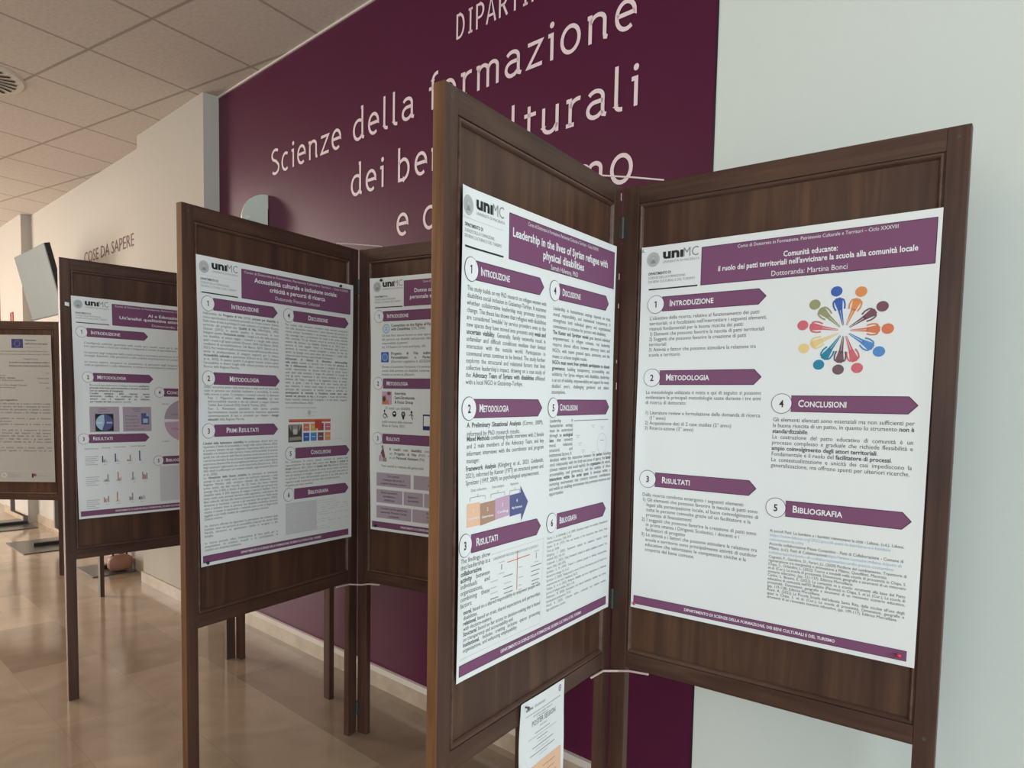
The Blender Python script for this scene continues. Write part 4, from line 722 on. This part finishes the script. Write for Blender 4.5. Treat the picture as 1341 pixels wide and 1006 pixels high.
# ------------------------------------------------------------------ painted wall lettering (stroke built)
LETTER = flat('pale_pink_lettering', (0.78, 0.64, 0.67), 0.5, 0.3)
def arc(cx, cy, rx, ry, a0, a1, n=14): return [(cx + rx * math.cos(math.radians(a0 + (a1 - a0) * i / n)), cy + ry * math.sin(math.radians(a0 + (a1 - a0) * i / n))) for i in range(n + 1)]
GL = {
 'a': ([arc(.21, .50, .155, .165, 150, 0, 8) + [(.365, .16), (.375, .06), (.44, .03)], [(.365, .40), (.24, .40)] + arc(.20, .215, .15, .185, 90, 270, 10) + [(.27, .05), (.365, .14)]], .50),
 'b': ([[(.07, 1.06), (.07, .03), (.22, .025)] + arc(.22, .345, .19, .32, -90, 90, 12) + [(.12, .62), (.07, .54)]], .54),
 'c': ([arc(.23, .345, .18, .32, 55, 305, 16)], .45),
 'd': ([[(.345, 1.06), (.40, 1.06), (.40, .16), (.41, .06), (.47, .03)], [(.40, .60), (.30, .66)] + arc(.24, .345, .185, .32, 90, 270, 12) + [(.32, .06), (.40, .16)]], .55),
 'e': ([[(.055, .37), (.40, .37)] + arc(.23, .365, .175, .30, 0, 180, 12) + arc(.24, .345, .185, .32, 180, 305, 10)], .50),
 'f': ([[(.14, 0), (.14, .86)] + arc(.28, .86, .14, .19, 180, 80, 8), [(.02, .645), (.29, .645)]], .34),
 'i': ([[(.03, .645), (.12, .645), (.12, 0)], 'dot'], .24),
 'l': ([[(.08, 1.07), (.08, .14)] + arc(.19, .14, .11, .115, 180, 280, 8)], .29),
 'm': ([[(.02, .645), (.08, .645), (.08, 0)], [(.08, .50)] + arc(.215, .49, .125, .155, 150, 0, 10) + [(.34, 0)], [(.34, .50)] + arc(.475, .49, .125, .155, 150, 0, 10) + [(.60, 0)]], .72),
 'n': ([[(.02, .645), (.08, .645), (.08, 0)], [(.08, .48)] + arc(.235, .47, .145, .175, 150, 0, 10) + [(.38, .14), (.39, .05), (.44, .03)]], .51),
 'o': ([arc(.24, .345, .19, .32, 0, 360, 26)], .53),
 'r': ([[(.02, .645), (.11, .645), (.11, .03)], [(.02, .03), (.20, .03)], [(.11, .46)] + arc(.29, .46, .17, .185, 160, 75, 8)], .39),
 's': ([arc(.20, .50, .135, .155, 40, 250, 12) + [(.24, .33)] + arc(.205, .175, .14, .15, 60, -140, 12)], .41),
 't': ([[(.14, .88), (.14, .17)] + arc(.26, .17, .12, .14, 180, 285, 8), [(.02, .645), (.31, .645)]], .37),
 'u': ([[(.07, .69), (.07, .20)] + arc(.215, .20, .145, .17, 180, 330, 10) + [(.39, .22)], [(.39, .69), (.39, 0)]], .52),
 'z': ([[(.04, .64), (.37, .64), (.05, .05), (.39, .05)]], .44),
 'S': ([arc(.24, .755, .18, .205, 40, 250, 14) + [(.29, .50)] + arc(.235, .245, .19, .215, 55, -140, 14)], .50),
 'D': ([[(.08, .03), (.08, .97), (.20, .97)] + arc(.20, .50, .26, .47, 90, -90, 14) + [(.08, .03)]], .58),
 'I': ([[(.16, 0), (.16, 1)], [(.05, .96), (.27, .96)], [(.05, .04), (.27, .04)]], .34),
 'P': ([[(.08, 0), (.08, .96), (.24, .96)] + arc(.24, .70, .19, .26, 90, -90, 12) + [(.08, .44)]], .50),
 'A': ([[(.02, 0), (.25, .98), (.48, 0)], [(.10, .30), (.40, .30)]], .53),
 'R': ([[(.08, 0), (.08, .96), (.24, .96)] + arc(.24, .71, .18, .25, 90, -90, 12) + [(.08, .46)], [(.25, .46), (.46, 0)]], .53),
 'T': ([[(.22, 0), (.22, .96)], [(.0, .96), (.44, .96)]], .48),
 'M': ([[(.06, 0), (.10, .98), (.30, .35), (.50, .98), (.54, 0)]], .64),
 'E': ([[(.40, .96), (.08, .96), (.08, .04), (.42, .04)], [(.08, .52), (.36, .52)]], .48),
 'N': ([[(.08, 0), (.08, .97), (.44, .03), (.44, 1)]], .56),
 'O': ([arc(.28, .50, .22, .47, 0, 360, 26)], .60),
 ' ': ([], .30)}
def ribbon(b, pts, w, place, mat):
    P2 = [np.array(p, float) for p in pts]; n = len(P2); L, R = [], []
    closed = np.linalg.norm(P2[0] - P2[-1]) < 1e-6
    for i in range(n):
        a = P2[i] - P2[i - 1] if i > 0 else (P2[0] - P2[-2] if closed else P2[1] - P2[0])
        c = P2[i + 1] - P2[i] if i < n - 1 else (P2[1] - P2[0] if closed else P2[-1] - P2[-2])
        a = a / (np.linalg.norm(a) + 1e-9); c = c / (np.linalg.norm(c) + 1e-9)
        t = a + c; l = np.linalg.norm(t); t = t / l if l > 1e-6 else a
        q = np.array([-t[1], t[0]]); cs = max(0.5, q @ np.array([-a[1], a[0]]))
        L.append(P2[i] + q * w / 2 / cs); R.append(P2[i] - q * w / 2 / cs)
    for i in range(n - 1):
        b.add([place(*L[i]), place(*R[i]), place(*R[i + 1]), place(*L[i + 1])], [(0, 1, 2, 3)], mat)
def wall_text(text, s0, s1, z, cap, label, w=0.105, track=0.06):
    tot = sum(GL[c][1] + track for c in text) - track; k = (s1 - s0) / tot
    root = empty('wall_lettering', nm(s0, DW, z)); tag(root, label, 'wall lettering', 'pale lettering on the purple wall')
    x = 0; base = np.array(root.location); b = None
    def flush():
        nonlocal b
        if b is not None and b.v:
            o = b.build('letter', root)
        b = None
    for ch in text:
        if ch == ' ': x += GL[ch][1] + track; continue
        b = MB()
        for st in GL[ch][0]:
            x0 = x
            pl = lambda gx, gy: nm(s0 + (x0 + gx) * k, DW - 0.002, z + gy * cap) - base
            kk = k / cap
            if st == 'dot':
                vs = [pl(.115 + .075 * math.cos(t) * (cap / k), .90 + .082 * math.sin(t)) for t in [2 * math.pi * i / 14 for i in range(14)]]
                b.add(vs, [tuple(range(14))], LETTER)
            else:
                # stroke width kept even in real units
                sc = lambda gx, gy: nm(s0 + x0 * k + gx, DW - 0.002, z + gy) - base
                ribbon(b, [(gx * k, gy * cap) for gx, gy in st], w * cap, sc, LETTER)
        flush(); x += GL[ch][1] + track
wall_text('DIPARTIMENTO DI', -2.115, -1.27, 2.742, 0.092, 'small top line of pale lettering reading DIPARTIMENTO DI on the purple wall', 0.10, 0.10)
wall_text('Scienze della formazione', -3.555, -1.275, 2.512, 0.132, 'longest line of pale wall lettering, reading Scienze della formazione')
wall_text('dei beni culturali', -2.822, -1.258, 2.267, 0.132, 'middle line of pale wall lettering, reading dei beni culturali')
wall_text('e del turismo', -2.480, -1.272, 2.037, 0.132, 'lowest line of pale wall lettering, reading e del turismo')
# dark lettering on the cream wall behind
DKRED = flat('dark_maroon_lettering', (0.13, 0.055, 0.05), 0.6, 0.3)
b = MB(); V, Fs, w = layout('COSE DA SAPERE', 0.135, False)
org = nm(-6.70, DW, 2.42); hs = 1.15 / w
b.add([nm(-6.70 + x * hs, DW - 0.002, 2.42 + y) - org for x, y in V], Fs, DKRED)
o = b.build('wall_lettering', loc=tuple(org)); tag(o, 'dark lettering reading COSE DA SAPERE on the cream wall above the third screen', 'wall lettering')

# ------------------------------------------------------------------ wall lamp, screen, ceiling vent
GLASS = flat('pale_frosted_glass', (0.62, 0.66, 0.58), 0.25, 0.5)
lz, ls, lr = 2.267, -3.592, 0.150
root = empty('wall_lamp', nm(ls, DW, lz - lr)); tag(root, 'pale half-round glass wall lamp on the purple wall, above the second screen', 'lamp'); base = np.array(root.location)
b = MB(); n = 24
ring_ = [(lr * math.sin(math.pi * i / n), lr * math.cos(math.pi * i / n)) for i in range(n + 1)]
for sg in (0.004, -0.004):
    pass
vs = [nm(ls + sg, DW - 0.004 - a, lz + c) - base for sg in (0.004, -0.004) for a, c in ring_]
m_ = n + 1
b.add(vs, [tuple(range(m_)), tuple(range(2 * m_ - 1, m_ - 1, -1))] + [(i, i + m_, (i + 1) % m_ + m_, (i + 1) % m_) for i in range(m_)], GLASS)
b.build('glass_shade', root)
b = MB(); c = [nm(s, m, z) - base for z in (lz - 0.08, lz + 0.08) for s, m in ((ls - 0.05, DW - 0.02), (ls - 0.006, DW - 0.02), (ls - 0.006, DW), (ls - 0.05, DW))]; b.hexa(c, METAL); b.build('wall_bracket', root, bevel=0.003)
b = MB(); b.tube([nm(ls + 0.004, DW - 0.118, lz + 0.012) - base, nm(ls + 0.014, DW - 0.118, lz + 0.012) - base], 0.008, PIN_WHITE, 12); b.build('fixing_screw', root)

SCREENM = flat('switched_off_display_glass', (0.105, 0.125, 0.118), 0.5, 0.15, 0, 0.12, 2.5); BEZEL = flat('black_display_casing', (0.012, 0.012, 0.013), 0.4, 0.4)
ts0, ts1, tm0, tz0, tm1, tz1 = -7.204, -6.292, 1.564, 2.478, 1.690, 1.955
root = empty('wall_display', nm((ts0 + ts1) / 2, DW, 2.0)); tag(root, 'grey flat display tilted forward from the cream wall at far left', 'screen'); base = np.array(root.location)
dn = np.array([tz0 - tz1, tm1 - tm0]); dn /= np.linalg.norm(dn)   # (m, z) of the direction into the casing
def tv(s, t, d):   # t 0 top .. 1 bottom, d depth behind glass
    return nm(s, tm0 + (tm1 - tm0) * t + dn[0] * d, tz0 + (tz1 - tz0) * t + dn[1] * d) - base
b = MB(); b.hexa([tv(s, t, d) for t in (1.0, 0.0) for s, d in ((ts0, 0.002), (ts1, 0.002), (ts1, 0.045), (ts0, 0.045))], BEZEL); b.build('casing', root, bevel=0.004)
b = MB(); b.hexa([tv(s, t, d) for t in (0.985, 0.015) for s, d in ((ts0 + 0.010, 0.0), (ts1 - 0.010, 0.0), (ts1 - 0.010, 0.004), (ts0 + 0.010, 0.004))], SCREENM); b.build('glass_panel', root)
b = MB(); sm = (ts0 + ts1) / 2
b.tube([tv(sm, 0.5, 0.045), nm(sm, DW, 2.20) - base], 0.02, BEZEL, 10); b.hexa([nm(s, m, z) - base for z in (2.10, 2.30) for s, m in ((sm - 0.1, DW - 0.02), (sm + 0.1, DW - 0.02), (sm + 0.1, DW), (sm - 0.1, DW))], BEZEL); b.build('wall_mount', root)

VENT = flat('ceiling_vent_paint', (0.60, 0.55, 0.49), 0.6, 0.2); SLOT = flat('vent_slot_dark', (0.02, 0.017, 0.015), 0.8, 0.1)
vc = np.array([-2.90, 4.07, CEIL]); root = empty('ceiling_vent', vc); tag(root, 'round ceiling vent with dark radial slots, at the left edge of the ceiling', 'vent')
b = MB(); n = 40; b.add([(0, 0, -0.012)] + [(0.26 * math.cos(2 * math.pi * i / n), 0.26 * math.sin(2 * math.pi * i / n), -0.008) for i in range(n)] + [(0.27 * math.cos(2 * math.pi * i / n), 0.27 * math.sin(2 * math.pi * i / n), 0) for i in range(n)], [(0, 1 + i, 1 + (i + 1) % n) for i in range(n)] + [(1 + i, 1 + n + i, 1 + n + (i + 1) % n, 1 + (i + 1) % n) for i in range(n)], VENT); b.build('face_plate', root)
b = MB()
for i in range(24):
    a = 2 * math.pi * i / 24; r0, r1 = 0.09, 0.225; t = 0.30
    ca, sa = math.cos(a), math.sin(a); cb, sb = math.cos(a + t), math.sin(a + t)
    p0, p1 = np.array([r0 * ca, r0 * sa]), np.array([r1 * cb, r1 * sb]); d = p1 - p0; q = np.array([-d[1], d[0]]) / np.linalg.norm(d)
    b.add([(*(p0 + q * 0.005), -0.0140), (*(p0 - q * 0.005), -0.0140), (*(p1 - q * 0.010), -0.0125), (*(p1 + q * 0.010), -0.0125)], [(0, 1, 2, 3)], SLOT)
b.build('radial_slots', root)
b = MB()
for (s0, s1, z0, z1) in ((-8.80, -8.70, 2.150, 2.157), (-8.80, -8.70, 2.043, 2.050), (-8.80, -8.787, 2.050, 2.150), (-8.713, -8.70, 2.050, 2.150)): nmbox(b, s0, s1, DW - 0.10, DW - 0.09, z0, z1, RED)
tag(b.build('wall_sign'), 'tiny red outlined frame on the far wall, left of the tilted display', 'sign')

# ------------------------------------------------------------------ steel display stands along the cream wall
def stand(s0, s1, m0, m1, sp, label, jog=True, low=False):
    root = empty('display_stand', nm((s0 + s1) / 2, (m0 + m1) / 2, 0)); tag(root, label, 'display stand', 'steel display stands along the cream wall'); base = np.array(root.location)
    def bx(name, a0, a1, b0, b1, z0, z1, mat, bev=0.002):
        b = MB(); b.hexa([nm(s, m, z) - base for z in (z0, z1) for s, m in ((a0, b0), (a1, b0), (a1, b1), (a0, b1))], mat); return b.build(name, root, bevel=bev)
    bx('base_plate', s0, s1, m0, m1, 0.0, 0.008, DARKMETAL)
    bx('foot_bar', sp - 0.022, sp + 0.022, m0 + 0.13, m1 - 0.02, 0.008, 0.038, BEZEL)
    b = MB(); mm = m1 - 0.04; r = 0.018
    pts = [(mm, 0.03), (mm, 0.085), (mm - 0.105, 0.150), (mm - 0.105, 0.62)] if jog else [(mm, 0.03), (mm, 0.62)]
    for (ma, za), (mb, zb) in zip(pts[:-1], pts[1:]):
        up = abs(zb - za) > abs(mb - ma)
        c = []
        for m_, z_ in ((ma, za), (mb, zb)):
            for ds, dm in ((-r, -r), (r, -r), (r, r), (-r, r)): c.append(nm(sp + ds, m_ + dm, z_) - base)
        b.hexa(c, GREYMETAL)
    b.build('post', root)
    mt = pts[-1][0]
    bx('leaflet_holder', sp - 0.14, sp + 0.14, mt - 0.03, mt + 0.012, 0.62, 0.92, GREYMETAL)
stand(-7.30, -6.70, 1.47, 1.93, -6.98, 'steel stand with dark floor plate, nearest the third screen’s left leg')
stand(-8.62, -7.95, 1.46, 1.87, -8.25, 'farthest steel stand with dark floor plate, under the typed document')
stand(-5.94, -5.54, 1.64, 1.94, -5.75, 'steel stand with dark floor plate, seen under the poster with bar charts', False)
LEATHER = flat('brown_leather', (0.27, 0.125, 0.085), 0.5, 0.35, 0, 0.25, 12, 0.2)
root = empty('leather_bag', nm(-5.62, 1.85, 0.0085)); tag(root, 'small brown leather bag on a dark floor plate beyond the third screen', 'bag'); base = np.array(root.location)
b = MB(); nu, nv = 18, 10; vs = []
for j in range(nv + 1):
    for i in range(nu):
        a, c = 2 * math.pi * i / nu, math.pi * j / nv
        ex = lambda x, p: math.copysign(abs(x) ** p, x)
        vs.append(nm(-5.62 + 0.055 * ex(math.cos(a), 0.5) * ex(math.sin(c), 0.6), 1.850 + 0.085 * ex(math.sin(a), 0.5) * ex(math.sin(c), 0.6), 0.0685 - 0.060 * ex(math.cos(c), 0.6)) - base)
b.add(vs, [(j * nu + i, j * nu + (i + 1) % nu, (j + 1) * nu + (i + 1) % nu, (j + 1) * nu + i) for j in range(nv) for i in range(nu)], LEATHER); b.build('bag_body', root, smooth=True)
b = MB(); b.tube([nm(-5.62, 1.85 + 0.05 * math.cos(t), 0.124 + 0.04 * math.sin(t)) - base for t in [math.pi * i / 10 for i in range(11)]], 0.008, PIN_BLACK, 8); b.build('handle', root)

# ------------------------------------------------------------------ light
def area(name, loc, target, size, power, col, sy=None):
    ld = bpy.data.lights.new(name, 'AREA'); ld.energy = power; ld.color = col; ld.shape = 'RECTANGLE'; ld.size = size; ld.size_y = sy or size
    o = bpy.data.objects.new(name, ld); COL.objects.link(o); o.location = tuple(loc)
    o.rotation_euler = (Vector(tuple(target)) - Vector(tuple(loc))).to_track_quat('-Z', 'Y').to_euler()
    return o
area('window_daylight', nm(4.2, -1.5, 1.75), nm(-2, 0.3, 1.3), 4.6, 215, (0.81, 0.96, 1.02), 2.4)
area('side_fill', nm(0.6, -5.2, 1.8), nm(0, 1.5, 1.3), 4.0, 75, (0.95, 1.0, 0.98), 2.2)  # unseen fill light, added to brighten the nearest screen's right leaf
area('ceiling_lamps_warm', nm(-4.2, -1.8, 3.0), nm(-4.2, -1.6, 0), 3.0, 55, (1.0, 0.80, 0.60), 2.0)
area('hall_lamp_near_wall', nm(-6.3, 0.45, 3.05), nm(-6.2, 0.6, 0), 0.6, 20, (1.0, 0.87, 0.74), 0.6)
area('hall_lamps_far', nm(-8.6, -1.4, 3.0), nm(-7.9, 0.2, 0), 2.0, 210, (1.0, 0.88, 0.73), 2.0)
area('entrance_daylight', nm(-10.7, -1.2, 1.5), nm(-4, 1.2, 1.4), 3.4, 330, (1.0, 0.93, 0.85), 2.6)
wd = bpy.data.worlds.new('world'); SC.world = wd; wd.use_nodes = True
wd.node_tree.nodes['Background'].inputs['Color'].default_value = (0.85, 0.93, 1.0, 1); wd.node_tree.nodes['Background'].inputs['Strength'].default_value = 1.35
SC.view_settings.view_transform = 'Standard'; SC.view_settings.look = 'None'; SC.view_settings.exposure = 0.0; SC.view_settings.gamma = 1.0
